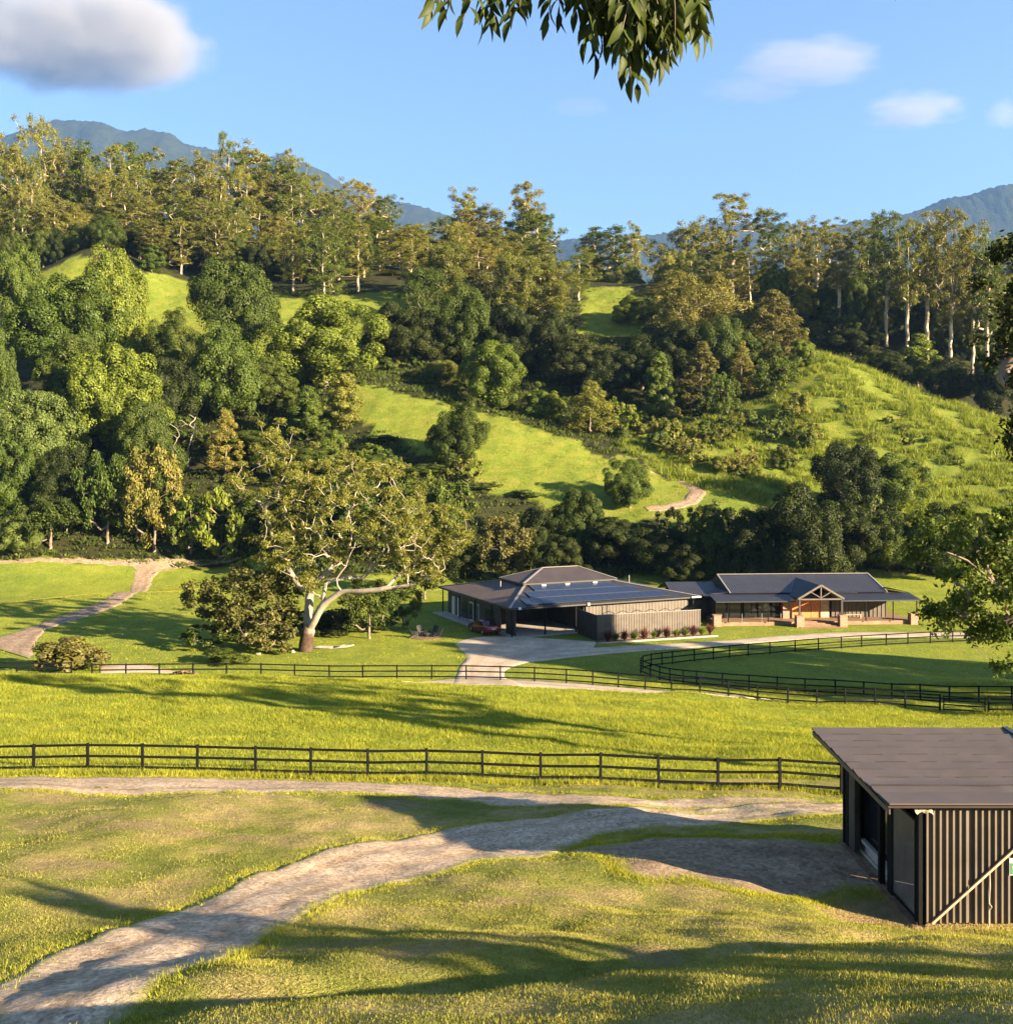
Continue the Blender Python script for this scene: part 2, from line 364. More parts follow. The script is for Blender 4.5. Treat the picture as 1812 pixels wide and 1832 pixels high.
def H0(x, y):
    x = np.asarray(x, float); y = np.asarray(y, float); sh = x.shape
    x = x.ravel(); y = y.ravel()
    yc = np.clip(y, -30, 440); lim = 60 + 0.42 * np.maximum(yc, 0); xc = np.clip(x, -lim, lim)
    o = np.zeros(len(x))
    for a in range(0, len(x), 20000):
        p = np.c_[xc[a:a + 20000], yc[a:a + 20000]] / _S
        o[a:a + 20000] = _phi(((p[:, None] - CP[None, :, :2] / _S) ** 2).sum(-1)) @ _C[:-3] + _C[-3] + p @ _C[-2:]
    # level pad under the shed, level home flat
    wx = np.clip((np.abs(x - 11.6) - 2.9) / 1.5, 0, 1); wy = np.clip((np.abs(y - 27.3) - 3.2) / 1.2, 0, 1)
    wp = np.maximum(wx, wy); o = o * wp + 7.72 * (1 - wp)
    fl = np.clip((y - 86) / 4, 0, 1) * np.clip((140 - y) / 12, 0, 1) * np.clip((70 - np.abs(x)) / 12, 0, 1)
    o = o * (1 - fl) + 0.02 * fl
    far = np.clip((y - 430) / 300, 0, 1); o = o * (1 - far) + 30 * far
    return o.reshape(sh)
def H(x, y):
    x = np.asarray(x, float); y = np.asarray(y, float)
    z = H0(x, y)
    near = np.clip((46 - y) / 6, 0, 1); hill = np.clip((y - 165) / 15, 0, 1); pad = np.clip((y - 46) / 4, 0, 1) * np.clip((84 - y) / 4, 0, 1)
    shed = np.clip(np.maximum(np.abs(x - 11.6) - 3, np.abs(y - 27.3) - 3.3) / 1.5, 0, 1)
    z = z + near * shed * (0.075 * wave(x, y, 5.5, 0) + 0.028 * wave(x, y * 1.6, 1.7, 9)) + pad * (0.10 * wave(x * 0.6, y, 7, 20) + 0.05 * wave(x * 0.6, y, 2.6, 27))
    z = z + hill * (0.16 * wave(x, y, 14, 34) + 0.07 * wave(x, y, 4.5, 41))
    yc = np.interp(x, [-9, -3.93, -.74, 3.2, 8.57, 13], [10.8, 12, 13, 15, 17.5, 19.5]); s = (y - yc) * .85
    return z - np.where((s > -.2) & (y < 30), .42 * np.exp(-((s - 1.15) / .75) ** 2), 0) * np.clip((12.5 - x) / 2, 0, 1)
def h1(x, y): return float(H(np.array([x]), np.array([y]))[0])
_D = np.r_[np.arange(6, 60, 0.1), np.arange(60, 150, 0.2), np.arange(150, 400, 0.4)]
def unproj(px, py, dmin=6.0):
    D = _D[_D >= dmin]
    X = (px - CX) / F * D; Zr = CZ - (py - CY) / F * D
    hit = np.nonzero(H0(X, D) > Zr)[0]
    k = hit[0] if len(hit) else len(D) - 1
    return float(X[k]), float(D[k])
def at(px, D): return ((px - CX) / F * D, D)
def zat(py, D): return CZ - (py - CY) * D / F

# zone masks (image-independent: drawn in plan)
def inpoly(x, y, poly):
    r = np.zeros(x.shape, bool); j = len(poly) - 1
    for i in range(len(poly)):
        xi, yi = poly[i]; xj, yj = poly[j]
        c = ((yi > y) != (yj > y)) & (x < (xj - xi) * (y - yi) / (yj - yi + 1e-12) + xi)
        r ^= c; j = i
    return r
def planpoly(pts, dmin=6.0): return [unproj(a, b, dmin) for a, b in pts]
def build_ground():
    ys = [-32.0]
    while ys[-1] < 445:
        y = ys[-1]; ys.append(y + (0.35 if 6 < y < 50 else 0.55 if 6 < y < 100 else 0.8 if y < 6 else 1.0 + max(0, y - 100) / 260))
    ys += [470, 520, 600, 720, 900, 1200, 1700, 2400, 3600, 6000, 12000]
    ys = np.array(ys); nx = 340
    u = np.linspace(-1, 1, nx); u = np.sign(u) * (0.55 * np.abs(u) + 0.45 * np.abs(u) ** 3)
    half = np.where(ys < 445, 70 + 0.40 * np.maximum(ys, 0), 70 + 0.9 * ys)
    X = u[None, :] * half[:, None]; Y = np.repeat(ys[:, None], nx, 1)
    Z = H(X, Y)
    ny = len(ys); i = np.arange(ny - 1)[:, None] * nx; j = np.arange(nx - 1)[None]
    q = np.stack([i + j, i + j + 1, i + nx + j + 1, i + nx + j], -1).reshape(-1, 4)
    me = mesh_np('ground', np.c_[X.ravel(), Y.ravel(), Z.ravel()], quads=q, mat=M['ground'], smooth=True)
    x, y = X.ravel(), Y.ravel()
    jit = 1.2 * wave(x, y, 8, 50); jn = 0.25 * wave(x, y, 2, 12)
    lawn = np.clip((45.5 + jn - y) / 1.0, 0, 1)
    hill = np.clip((y - 160) / 12, 0, 1)
    flat = np.clip((y + jn - 86) / 2, 0, 1) * np.clip((165 - y) / 10, 0, 1)
    grassy = np.zeros(len(x), bool)
    for poly in GRASS_POLYS: grassy |= inpoly(x + jit, y + jit * 0.8, poly)
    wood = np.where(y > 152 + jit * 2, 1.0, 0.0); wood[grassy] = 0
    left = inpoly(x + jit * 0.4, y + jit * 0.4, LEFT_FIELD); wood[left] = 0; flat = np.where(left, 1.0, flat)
    bare = np.zeros(len(x))
    for (bx, by, br) in BARE: bare = np.maximum(bare, 0.85 * np.clip(1.3 - np.hypot(x - bx + jn, (y - by) * 1.2 + jn) / br, 0, 1))
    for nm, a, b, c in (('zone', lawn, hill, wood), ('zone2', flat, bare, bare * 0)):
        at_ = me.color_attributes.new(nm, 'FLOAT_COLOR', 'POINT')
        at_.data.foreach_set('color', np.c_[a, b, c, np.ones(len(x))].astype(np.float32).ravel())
    o = link('ground', me); tag(o, kind='structure'); return o
GRASS_POLYS = [
    planpoly([(600, 668), (640, 690), (760, 712), (900, 745), (1030, 790), (1160, 838), (1260, 850), (1400, 880), (1480, 900), (1812, 900), (1812, 960), (1240, 950), (1100, 930), (980, 905), (880, 880), (800, 830), (740, 800), (650, 755)]),
    planpoly([(1390, 700), (1440, 640), (1460, 630), (1600, 685), (1812, 760), (1812, 940), (1500, 930), (1350, 900), (1180, 850), (1110, 800), (1130, 770), (1300, 740)]),
    planpoly([(20, 520), (60, 492), (225, 490), (300, 492), (420, 512), (560, 540), (560, 600), (480, 660), (330, 640), (230, 640)], 240),
    planpoly([(600, 530), (690, 520), (760, 530), (760, 590), (600, 590)], 250),
    planpoly([(1040, 515), (1130, 515), (1150, 600), (1040, 600)], 250),
    planpoly([(-40, 480), (60, 490), (60, 540), (-40, 540)], 250),
]
LEFT_FIELD = [unproj(-250, 1004), unproj(470, 992), unproj(520, 1060), (-5, 140), (10, 140), (10, 90), (-120, 90)]
BARE = [unproj(a, b) + (c,) for a, b, c in [(110, 1548, .7), (160, 1552, .6), (120, 1570, .5), (1610, 1640, 1.5), (1560, 1650, 1.2), (740, 1590, .3), (250, 1480, 1.1), (350, 1490, .9), (420, 1500, .7), (500, 1500, .8), (180, 1470, .9), (60, 1470, .8), (880, 1620, .7), (450, 1700, .6), (620, 1690, .8), (760, 1700, .9), (40, 1560, .6), (1000, 1600, .5), (1180, 1690, .7), (300, 1580, .5), (900, 1430, 1.6), (700, 1440, 1.5), (1050, 1445, 1.2), (350, 1425, 1.2), (120, 1425, 1.5)]]
ground = build_ground()

def resample(p, n):
    p = np.array(p, float)
    # Catmull-Rom through the points, then equal steps
    q = np.vstack([2 * p[0] - p[1], p, 2 * p[-1] - p[-2]]); o = []
    for i in range(1, len(q) - 2):
        for t in np.linspace(0, 1, 12, endpoint=False):
            a, b, c, d = q[i - 1], q[i], q[i + 1], q[i + 2]
            o.append(0.5 * (2 * b + (c - a) * t + (2 * a - 5 * b + 4 * c - d) * t * t + (3 * b - a - 3 * c + d) * t ** 3))
    o.append(p[-1]); o = np.array(o)
    s = np.r_[0, np.cumsum(np.linalg.norm(np.diff(o, axis=0), axis=1))]
    k = np.linspace(0, s[-1], n)
    return np.c_[np.interp(k, s, o[:, 0]), np.interp(k, s, o[:, 1])]
ROADS = []
def road(name, e1, e2, mat, lift, n=90, m=14, dmin=6.0, jit=0.09, wl=2.6):
    a = resample([unproj(*p, dmin) for p in e1], n); b = resample([unproj(*p, dmin) for p in e2], n)
    for e, k in ((a, 3), (b, 17)):
        e[:, 0] += jit * wave(e[:, 0], e[:, 1], wl, k); e[:, 1] += jit * wave(e[:, 0] + 31, e[:, 1], wl, k + 5)
    t = np.linspace(0, 1, m)[None, :, None]
    P = a[:, None] * (1 - t) + b[:, None] * t
    crown = np.ones((n, m)) * lift; crown[:, 0] -= lift * 2.5 + 0.02; crown[:, -1] -= lift * 2.5 + 0.02
    Z = H(P[..., 0], P[..., 1]) + crown
    if mat == 'gravel': Z = Z - .03 * (np.exp(-((t[..., 0] - .30) / .06) ** 2) + np.exp(-((t[..., 0] - .68) / .06) ** 2)) * min(1, lift / .03) + .004 * wave(P[..., 0], P[..., 1], .9, 30)
    i = np.arange(n - 1)[:, None] * m; j = np.arange(m - 1)[None]
    q = np.stack([i + j, i + j + 1, i + m + j + 1, i + m + j], -1).reshape(-1, 4)
    me = mesh_np(name, np.c_[P.reshape(-1, 2), Z.ravel()], quads=q, mat=M[mat], smooth=True)
    if me.polygons[len(me.polygons) // 2].normal.z < 0: me.flip_normals()
    wd_ = np.linalg.norm(a - b, axis=1)[:, None]; tt = np.linspace(0, 1, m)[None]
    ed_ = np.minimum(tt, 1 - tt) * wd_; en_ = np.minimum(np.arange(n), np.arange(n)[::-1])[:, None] * 0.5 + 0 * tt
    ru = np.exp(-((tt - .30) / .07) ** 2) + np.exp(-((tt - .68) / .07) ** 2)
    ca2 = me.color_attributes.new('across', 'FLOAT_COLOR', 'POINT')
    ca2.data.foreach_set('color', np.stack([np.minimum(ed_, en_), ru + 0 * wd_, ed_ * 0, ed_ * 0 + 1], -1).astype(np.float32).ravel())
    ROADS.append(np.vstack([a, b[::-1]]))
    return tag(link(name, me), kind='structure')
road('gravel_road', [(-60, 1778), (120, 1700), (280, 1640), (420, 1580), (600, 1520), (740, 1495), (900, 1468), (1100, 1450), (1300, 1441), (1560, 1434)],
     [(60, 1850), (330, 1745), (480, 1680), (640, 1600), (760, 1570), (860, 1545), (1000, 1528), (1100, 1490), (1300, 1476), (1560, 1462)], 'gravel', 0.035, 120, 22)
road('fence_track', [(-120, 1391), (200, 1391), (500, 1394), (800, 1407), (1100, 1425), (1500, 1430)],
     [(-120, 1421), (200, 1421), (500, 1420), (750, 1430), (1000, 1448), (1400, 1455)], 'gravel', 0.025, 90, 10, jit=0.2)
road('dirt_yard', [(1015, 1524), (1110, 1506), (1250, 1498), (1400, 1502), (1520, 1512)],
     [(1030, 1530), (1150, 1568), (1290, 1590), (1420, 1610), (1600, 1600)], 'pad_dirt', 0.022, 60, 16, jit=0.25)
road('driveway', [(720, 1224), (830, 1214), (930, 1217), (1040, 1224), (1150, 1233), (1400, 1254), (1700, 1274), (1900, 1289)],
     [(720, 1238), (830, 1240), (960, 1245), (1060, 1252), (1150, 1258), (1400, 1276), (1700, 1298), (1900, 1315)], 'drive', 0.05, 90, 10, 80, jit=0.05)
road('forecourt', [(800, 1236), (815, 1200), (829, 1174), (806, 1150), (850, 1139), (930, 1140)],
     [(950, 1240), (907, 1208), (938, 1189), (1010, 1179), (1066, 1168), (1075, 1150)], 'drive', 0.062, 70, 14, 80, jit=0.05)
road('house_road', [(960, 1164), (1080, 1158), (1280, 1147), (1430, 1135), (1530, 1131), (1760, 1132)],
     [(960, 1186), (1090, 1171), (1280, 1158), (1430, 1147), (1560, 1142), (1760, 1143)], 'drive', 0.074, 80, 8, 80, jit=0.05)
road('dirt_track', [(-120, 1006), (0, 1004), (200, 1002), (300, 997), (440, 991)], [(-120, 1012), (0, 1011), (180, 1012), (300, 1012), (440, 998)], 'dirt', 0.05, 80, 8, 100, jit=0.2)
road('farm_track', [(205, 1008), (232, 1016), (234, 1034), (196, 1066), (116, 1099), (36, 1127), (-40, 1150)], [(420, 1001), (330, 1014), (275, 1040), (236, 1070), (158, 1104), (80, 1131), (62, 1182)], 'dirt', 0.065, 90, 10, 90, jit=0.2)
road('creek_crossing', [(180, 1192), (220, 1186), (262, 1190)], [(180, 1206), (260, 1206), (335, 1207)], 'drive', 0.05, 24, 8, 84, jit=0.1)
road('hill_track', [(1120, 832), (1165, 846), (1205, 858), (1226, 874), (1222, 892), (1190, 903), (1150, 908)],
     [(1132, 836), (1182, 852), (1234, 863), (1262, 879), (1254, 900), (1210, 914), (1160, 919)], 'dirt', 0.10, 60, 8, 150, jit=0.2)
# ------------------------------------------------------------------ vegetation generators
def unit(v): return v / (np.linalg.norm(v, axis=-1, keepdims=True) + 1e-9)
def leaf_quads(c, nrm, ln, wd, r, tdir=None):
    n = len(c)
    if tdir is None: tdir = r.normal(size=(n, 3))
    t = unit(np.cross(nrm, np.cross(tdir, nrm))); b = np.cross(nrm, t)
    L = (ln * r.uniform(0.65, 1.3, n))[:, None] * 0.5; W = (wd * r.uniform(0.7, 1.25, n))[:, None] * 0.5
    v = np.stack([c - t * L, c + b * W + t * L * 0.1, c + t * L, c - b * W + t * L * 0.1], 1).reshape(-1, 3)
    return v, np.arange(n * 4).reshape(-1, 4)
def clump_leaves(cen, rad, outw, per, ln, wd, r, up=0.25, squash=1.0, shell=(0.72, 1.06), jit=0.34, droop=0.0):
    """leaves on little domes: cen (k,3), rad (k,), outw (k,3)"""
    k = np.repeat(np.arange(len(cen)), per)
    d = unit(r.normal(size=(len(k), 3)) + outw[k] * 0.75 + np.array([0, 0, up]))
    rr = rad[k] * r.uniform(shell[0], shell[1], len(k))
    off = d * rr[:, None]; off[:, 2] *= squash
    c = cen[k] + off
    nrm = unit(d + jit * r.normal(size=d.shape))
    td = None
    if droop: td = np.array([0, 0, -droop]) + r.normal(size=d.shape) * 0.6
    return leaf_quads(c, nrm, ln, wd, r, td)
def join(parts):
    vs, fs, n = [], [], 0
    for v, f in parts: vs.append(v); fs.append(np.asarray(f) + n); n += len(v)
    return np.vstack(vs), np.vstack(fs)

class Skel:
    """branch skeleton: nodes with parents, grown towards targets"""
    def __init__(s): s.p = []; s.par = []; s.lock = []
    def add(s, p, par): s.p.append(np.array(p, float)); s.par.append(par); return len(s.p) - 1
    def chain(s, pts, par=-1):
        for p in pts: par = s.add(p, par)
        return par
    def dense(s, pts, par=-1, step=0.8, wob=0.12, r=None):
        pts = [np.array(p, float) for p in pts]
        if par >= 0: pts = [s.p[par]] + pts
        q = np.array(pts)
        q2 = np.vstack([2 * q[0] - q[1], q, 2 * q[-1] - q[-2]]); first = True
        for i in range(1, len(q2) - 2):
            a, b, c, d = q2[i - 1:i + 3]
            m = max(2, int(np.linalg.norm(c - b) / step))
            for t in np.linspace(0, 1, m, endpoint=False):
                if first and par >= 0: first = False; continue
                first = False
                x = 0.5 * (2 * b + (c - a) * t + (2 * a - 5 * b + 4 * c - d) * t * t + (3 * b - a - 3 * c + d) * t ** 3)
                if r is not None: x = x + r.normal(size=3) * wob * (0 if par < 0 else 1)
                par = s.add(x, par)
        return s.add(q[-1], par)
    def grow(s, targets, r, seg=4, bend=0.12, rise=0.35, minz=0.0, near=None):
        root = s.p[0]
        for t in sorted(targets, key=lambda q: np.linalg.norm(q - root)):
            P = np.array(s.p); d = P - t
            cost = np.linalg.norm(d, axis=1) + np.maximum(0, d[:, 2] + 0.3) * 2.0 + (P[:, 2] < minz) * 50
            k = int(np.argmin(cost)); a = P[k]; L = np.linalg.norm(t - a); par = k
            for q in range(1, seg + 1):
                f = q / seg
                x = a + (t - a) * f; x[2] -= rise * L * 0.3 * f * (1 - f) * 2
                if q < seg: x = x + r.normal(size=3) * bend * L * 0.35
                par = s.add(x, par)
    def mesh(s, r_tip, expo=2.3, r_base=None, k=6, flare=0.0):
        n = len(s.p); w_ = np.zeros(n); kids = [[] for _ in range(n)]
        for i, p in enumerate(s.par):
            if p >= 0: kids[p].append(i)
        for i in range(n - 1, -1, -1):
            if not kids[i]: w_[i] += 1
            if s.par[i] >= 0: w_[s.par[i]] += w_[i]
        rad = r_tip * w_ ** (1 / expo)
        if r_base: rad = r_tip + (rad - r_tip) * (r_base - r_tip) / (rad.max() - r_tip + 1e-9)
        P = np.array(s.p)
        if flare: rad = rad * (1 + flare * np.exp(-(P[:, 2] - P[0, 2]) / (r_base * 2.2)))
        parts = []; done = set()
        starts = [(i, p) for i, p in enumerate(s.par) if p < 0]
        st = [(0, -1)]
        while st:
            i, par = st.pop(); ch = [] ; rr = []
            if par >= 0: ch.append(P[par]); rr.append(min(rad[par], rad[i] * 1.15))
            while True:
                ch.append(P[i]); rr.append(rad[i])
                if not kids[i]: break
                kk = sorted(kids[i], key=lambda c: -w_[c])
                for c in kk[1:]: st.append((c, i))
                i = kk[0]
            if len(ch) > 1: 
                rr[-1] *= 0.5
                parts.append(tube_np(np.array(ch), np.array(rr), k if rr[0] > 3 * r_tip else max(4, k - 2)))
        return join(parts)

def make_round(seed, w=14., h=16., K=95, per=400, ln=0.40, wd=0.25, cone=0.0, lobes=5, base=0.08, lump=0.30, crad=(0.085, 0.165)):
    """dense dome tree: cauliflower of small leafy domes over a few big lobes"""
    r = np.random.default_rng(seed)
    lob = []
    for i in range(lobes):
        a = i * 2 * np.pi / lobes + r.uniform(-0.4, 0.4); q = r.uniform(0.1, 0.3) * (0 if cone > 0.6 and i == 0 else 1)
        lob.append((np.array([math.cos(a) * q * w, math.sin(a) * q * w, h * r.uniform(0.30, 0.68)]), r.uniform(0.27, 0.36)))
    lob.append((np.array([r.uniform(-.06, .06) * w, r.uniform(-.06, .06) * w, h * 0.70]), 0.29))
    cen, outw, rad = [], [], []
    while len(cen) < K:
        i = r.integers(len(lob)); lc, lr = lob[i]
        d = unit(r.normal(size=3) + np.array([0, 0, 0.25]))
        p = lc + d * np.array([lr * w, lr * w, lr * h * 0.95]) * r.uniform(0.82, 1.16)
        f = np.clip(p[2] / h, 0, 1)
        if cone: s_ = 1 - cone * f ** 1.3; p[0] *= s_; p[1] *= s_
        if f < base or f > 1.0: continue
        inside = any(np.linalg.norm((p - c2) / np.array([l2 * w, l2 * w, l2 * h])) < 0.72 for c2, l2 in lob)
        if inside and r.random() < 0.85: continue
        cen.append(p); outw.append(unit((p - np.array([0, 0, h * 0.42])) / np.array([w, w, h]))); rad.append(w * r.uniform(*crad) * (1 - 0.45 * cone * f))
    cen = np.array(cen); outw = np.array(outw); rad = np.array(rad)
    v, f = clump_leaves(cen, rad, outw, per, ln, wd, r, up=0.35)
    # inner leaves so that the crown is not hollow
    m = int(K * per * 0.10); d = unit(r.normal(size=(m, 3)))
    ci = np.array([0, 0, h * 0.45]) + d * np.array([w * 0.30, w * 0.30, h * 0.36]) * r.uniform(0.3, 1, m)[:, None]
    if cone: s_ = 1 - cone * np.clip(ci[:, 2] / h, 0, 1) ** 1.3; ci[:, 0] *= s_; ci[:, 1] *= s_
    v2, f2 = leaf_quads(ci, unit(d + 0.6 * r.normal(size=d.shape)), ln * 2.2, wd * 2.4, r)
    v, f = join([(v, f), (v2, f2)])
    sk_ = Skel(); top = sk_.dense([(0, 0, -0.6), (0.1, 0, h * 0.12), (0.0, 0.15, h * 0.35), (0, 0, h * 0.62)], r=r, wob=0.08)
    sk_.grow([c * np.array([0.8, 0.8, 0.95]) for c in cen[::3]], r, minz=h * 0.10)
    tv, tf = sk_.mesh(0.035, r_base=w * 0.028, flare=0.5)
    return (mesh_np('crown', v, quads=f, mat=M['leaf_mid']), mesh_np('trunk', tv, quads=tf, mat=M['bark_brown'], smooth=True), w, h)

def make_gum(seed, w=15., h=36., clear=0.20, limbs=10, tufts=12, per=145, ln=0.52, wd=0.20, lean=0.03, dense=1.0):
    """tall open eucalypt: clear pale bole, steep limbs, umbrella tufts with gaps"""
    r = np.random.default_rng(seed)
    tgt = []
    nsub = int(limbs * 2.2)
    for i in range(nsub):
        f = (i + r.uniform(0.1, 0.9)) / nsub; a = i * 2.4 + r.uniform(-.6, .6)
        prof = (0.55 + 0.9 * f) if f < 0.5 else math.sqrt(max(0.02, 1 - ((f - 0.5) / 0.56) ** 2))
        q = w * 0.5 * prof * r.uniform(0.25, 0.80)
        c = np.array([math.cos(a) * q, math.sin(a) * q, h * (clear + (1 - clear) * (0.04 + 0.92 * f))])
        for k in range(int(tufts * 0.62)):
            p = c + r.normal(size=3) * np.array([w * 0.10, w * 0.10, h * 0.045])
            if p[2] < h * 1.0: tgt.append(p)
    tgt = np.array(tgt); rad = r.uniform(0.8, 1.75, len(tgt)) * (w / 15) ** 0.5
    outw = unit((tgt - np.array([0, 0, h * (clear + .3 * (1 - clear))])) / np.array([w, w, h * .5])) * 0.8 + np.array([0, 0, .2])
    v, f = clump_leaves(tgt, rad, outw, per, ln, wd, r, up=0.15, squash=0.95, jit=0.75, droop=0.6, shell=(0.25, 1.1))
    sk_ = Skel(); lx, ly = r.normal(size=2) * lean * h
    sk_.dense([(0, 0, -1.0), (lx * .2, ly * .2, h * 0.2), (lx * .4 + r.normal() * .3, ly * .5, h * 0.42), (lx * .8, ly * .7 + r.normal() * .3, h * 0.66), (lx, ly, h * 0.88)], r=r, wob=0.10, step=1.6)
    sk_.grow([t - np.array([0, 0, 0.3]) for t in tgt], r, minz=h * clear * 0.8, bend=0.16)
    tv, tf = sk_.mesh(0.035, expo=2.0, r_base=h * 0.0125, flare=0.3)
    return (mesh_np('crown', v, quads=f, mat=M['leaf_olive']), mesh_np('trunk', tv, quads=tf, mat=M['bark_pale'], smooth=True), w, h)

def make_feather(seed, w=7., h=15., K=130, per=120, base=0.06):
    """she-oak / conical tree with wispy upswept sprays"""
    r = np.random.default_rng(seed)
    f = r.uniform(base, 1.0, K) ** 0.85; a = r.uniform(0, 6.283, K)
    prof = np.where(f < 0.25, 0.55 + 1.8 * f, 1.0 - ((f - 0.25) / 0.75) ** 1.5 * 0.93)
    q = w * 0.5 * prof * r.uniform(0.55, 1.05, K)
    cen = np.c_[np.cos(a) * q, np.sin(a) * q, f * h * 0.96]
    outw = np.c_[np.cos(a), np.sin(a), np.full(K, 0.5)]
    v, fc = clump_leaves(cen, r.uniform(0.45, 0.95, K) * w / 7, outw, per, 0.55, 0.14, r, up=0.2, jit=0.8, shell=(0.3, 1.1), droop=-0.5)
    sk_ = Skel(); sk_.dense([(0, 0, -0.6), (0.1, 0, h * .4), (0, 0, h * 0.93)], r=r, wob=0.05)
    sk_.grow([c for c in cen[::2]], r, minz=h * 0.05, seg=3)
    tv, tf = sk_.mesh(0.025, r_base=w * 0.03)
    return (mesh_np('crown', v, quads=fc, mat=M['leaf_gold']), mesh_np('trunk', tv, quads=tf, mat=M['bark_brown'], smooth=True), w, h)

def make_broad(seed, w=10., h=10., K=70, per=130, ln=0.42, wd=0.26, clear=0.16, flat=0.5):
    """loose broad tree with visible limbs and leaf clusters, sky showing through"""
    r = np.random.default_rng(seed)
    cen = []
    while len(cen) < K:
        d = unit(r.normal(size=3)); p = d * r.uniform(0.45, 1.0) ** 0.5 * np.array([w / 2, w / 2, h * (1 - clear) * 0.5])
        p *= 1 + 0.18 * math.sin(3 * math.atan2(d[1], d[0]) + seed)
        p[2] += h * (clear + (1 - clear) * 0.52)
        if p[2] > h: continue
        cen.append(p)
    cen = np.array(cen); rad = r.uniform(0.07, 0.13, K) * w
    outw = unit(cen - np.array([0, 0, h * .5])) + np.array([0, 0, .3])
    v, f = clump_leaves(cen, rad, outw, per, ln, wd, r, up=0.3, squash=0.8, jit=0.8, shell=(0.2, 1.1))
    sk_ = Skel(); sk_.dense([(0, 0, -0.4), (0.1, .05, h * clear * .7), (0.2, .1, h * clear + .6), (.1, 0, h * .5)], r=r, wob=0.05, step=.5)
    sk_.grow(list(cen), r, minz=h * clear * 0.6)
    tv, tf = sk_.mesh(0.02, r_base=w * 0.026, flare=.4)
    return (mesh_np('crown', v, quads=f, mat=M['leaf_mid']), mesh_np('trunk', tv, quads=tf, mat=M['bark_brown'], smooth=True), w, h)

P = {
    'G': [make_gum(37, w=20, h=16, clear=.10, limbs=12, tufts=14, per=170), make_gum(38, w=18, h=22, clear=.12, limbs=13, tufts=13, per=160)],
    'R': [make_round(11), make_round(12, lobes=6), make_round(13, w=13, h=17), make_round(14, w=15, h=15, lobes=7), make_round(15, w=12, h=16, lobes=4)],
    'C': [make_round(21, w=8, h=14, K=80, per=230, cone=0.62, lobes=4, crad=(.10, .20)), make_round(22, w=8, h=13, K=80, per=230, cone=0.5, lobes=5, crad=(.1, .2)), make_round(23, w=9, h=12, K=80, per=230, cone=0.7, lobes=4)],
    'E': [make_gum(31), make_gum(32, w=17, limbs=8), make_gum(33, w=13, h=38, clear=.28), make_gum(34, w=16, h=34, clear=.18, limbs=9), make_gum(35, w=14, h=36, clear=.32, limbs=7), make_gum(36, w=18, h=33, clear=.14, limbs=11, tufts=12)],
    'S': [make_gum(41, w=13, h=40, clear=.50, limbs=10, tufts=11, per=120), make_gum(42, w=12, h=38, clear=.46, limbs=10, tufts=11, per=120), make_gum(43, w=15, h=38, clear=.40, limbs=10, tufts=11, per=120)],
    'O': [make_feather(51), make_feather(52, w=8, h=14), make_feather(53, w=6, h=15)],
    'B': [make_broad(61), make_broad(62, K=80), make_broad(63, w=11, h=9, K=75)],
    'U': [make_broad(71, w=4, h=2.6, K=34, per=110, ln=.26, wd=.16, clear=0.02), make_broad(72, w=4, h=3.2, K=36, per=110, ln=.26, wd=.16, clear=0.02), make_round(73, w=4, h=3.4, K=45, per=120, ln=.26, wd=.17, lobes=4, crad=(.11, .2))],
}
def _fit_size(t, kind):
    cm, tm, w0, h0 = t
    v = np.empty(len(cm.vertices) * 3, np.float32); cm.vertices.foreach_get('co', v); v = v.reshape(-1, 3)
    return (cm, tm, 2 * float(np.percentile(np.hypot(v[:, 0], v[:, 1]), 98.0)), float(np.percentile(v[:, 2], 99.6)))
for k_ in ('R', 'C', 'B', 'O', 'G'): P[k_] = [_fit_size(t_, k_) for t_ in P[k_]]
_cnt = {}
KIND = {'R': ('broadleaf_tree', 'tree'), 'C': ('conical_tree', 'tree'), 'E': ('gum_tree', 'gum tree'), 'G': ('gum_tree', 'gum tree'), 'S': ('gum_tree', 'gum tree'), 'O': ('she_oak_tree', 'tree'), 'B': ('broadleaf_tree', 'tree'), 'U': ('shrub', 'shrub')}
def plant(kind, x, y, z, ww, hh, leaf, label, group=None, rot=None, var=None, bark=None):
    i = _cnt.get(kind, 0); _cnt[kind] = i + 1
    cm, tm, w0, h0 = P[kind][i % len(P[kind]) if var is None else var]
    nm, cat = KIND[kind]
    o = empty(nm, (x, y, z), random.uniform(0, 6.28) if rot is None else rot, label, cat, group, (ww / w0, ww / w0, hh / h0))
    link('crown', cm, o, mat=M[leaf]); link('trunk', tm, o, mat=M[bark] if bark else None) if bark else link('trunk', tm, o)
    return o
def tree(kind, px, D, top, wpx, leaf, label, group=None, var=None, bark=None, sink=0.0, rot=None):
    if D > 420: x, D = unproj(px, D, 90); y = D      # the row of its foot is given instead of its distance
    else: x, y = at(px, D)
    z = h1(x, y) - sink
    hh = max(1.2, zat(top, D) - z); ww = wpx * D / F * (1.12 if kind in 'RC' else 1.0)
    return plant(kind, x, y, z, ww, hh, leaf, label, group, rot, var, bark)

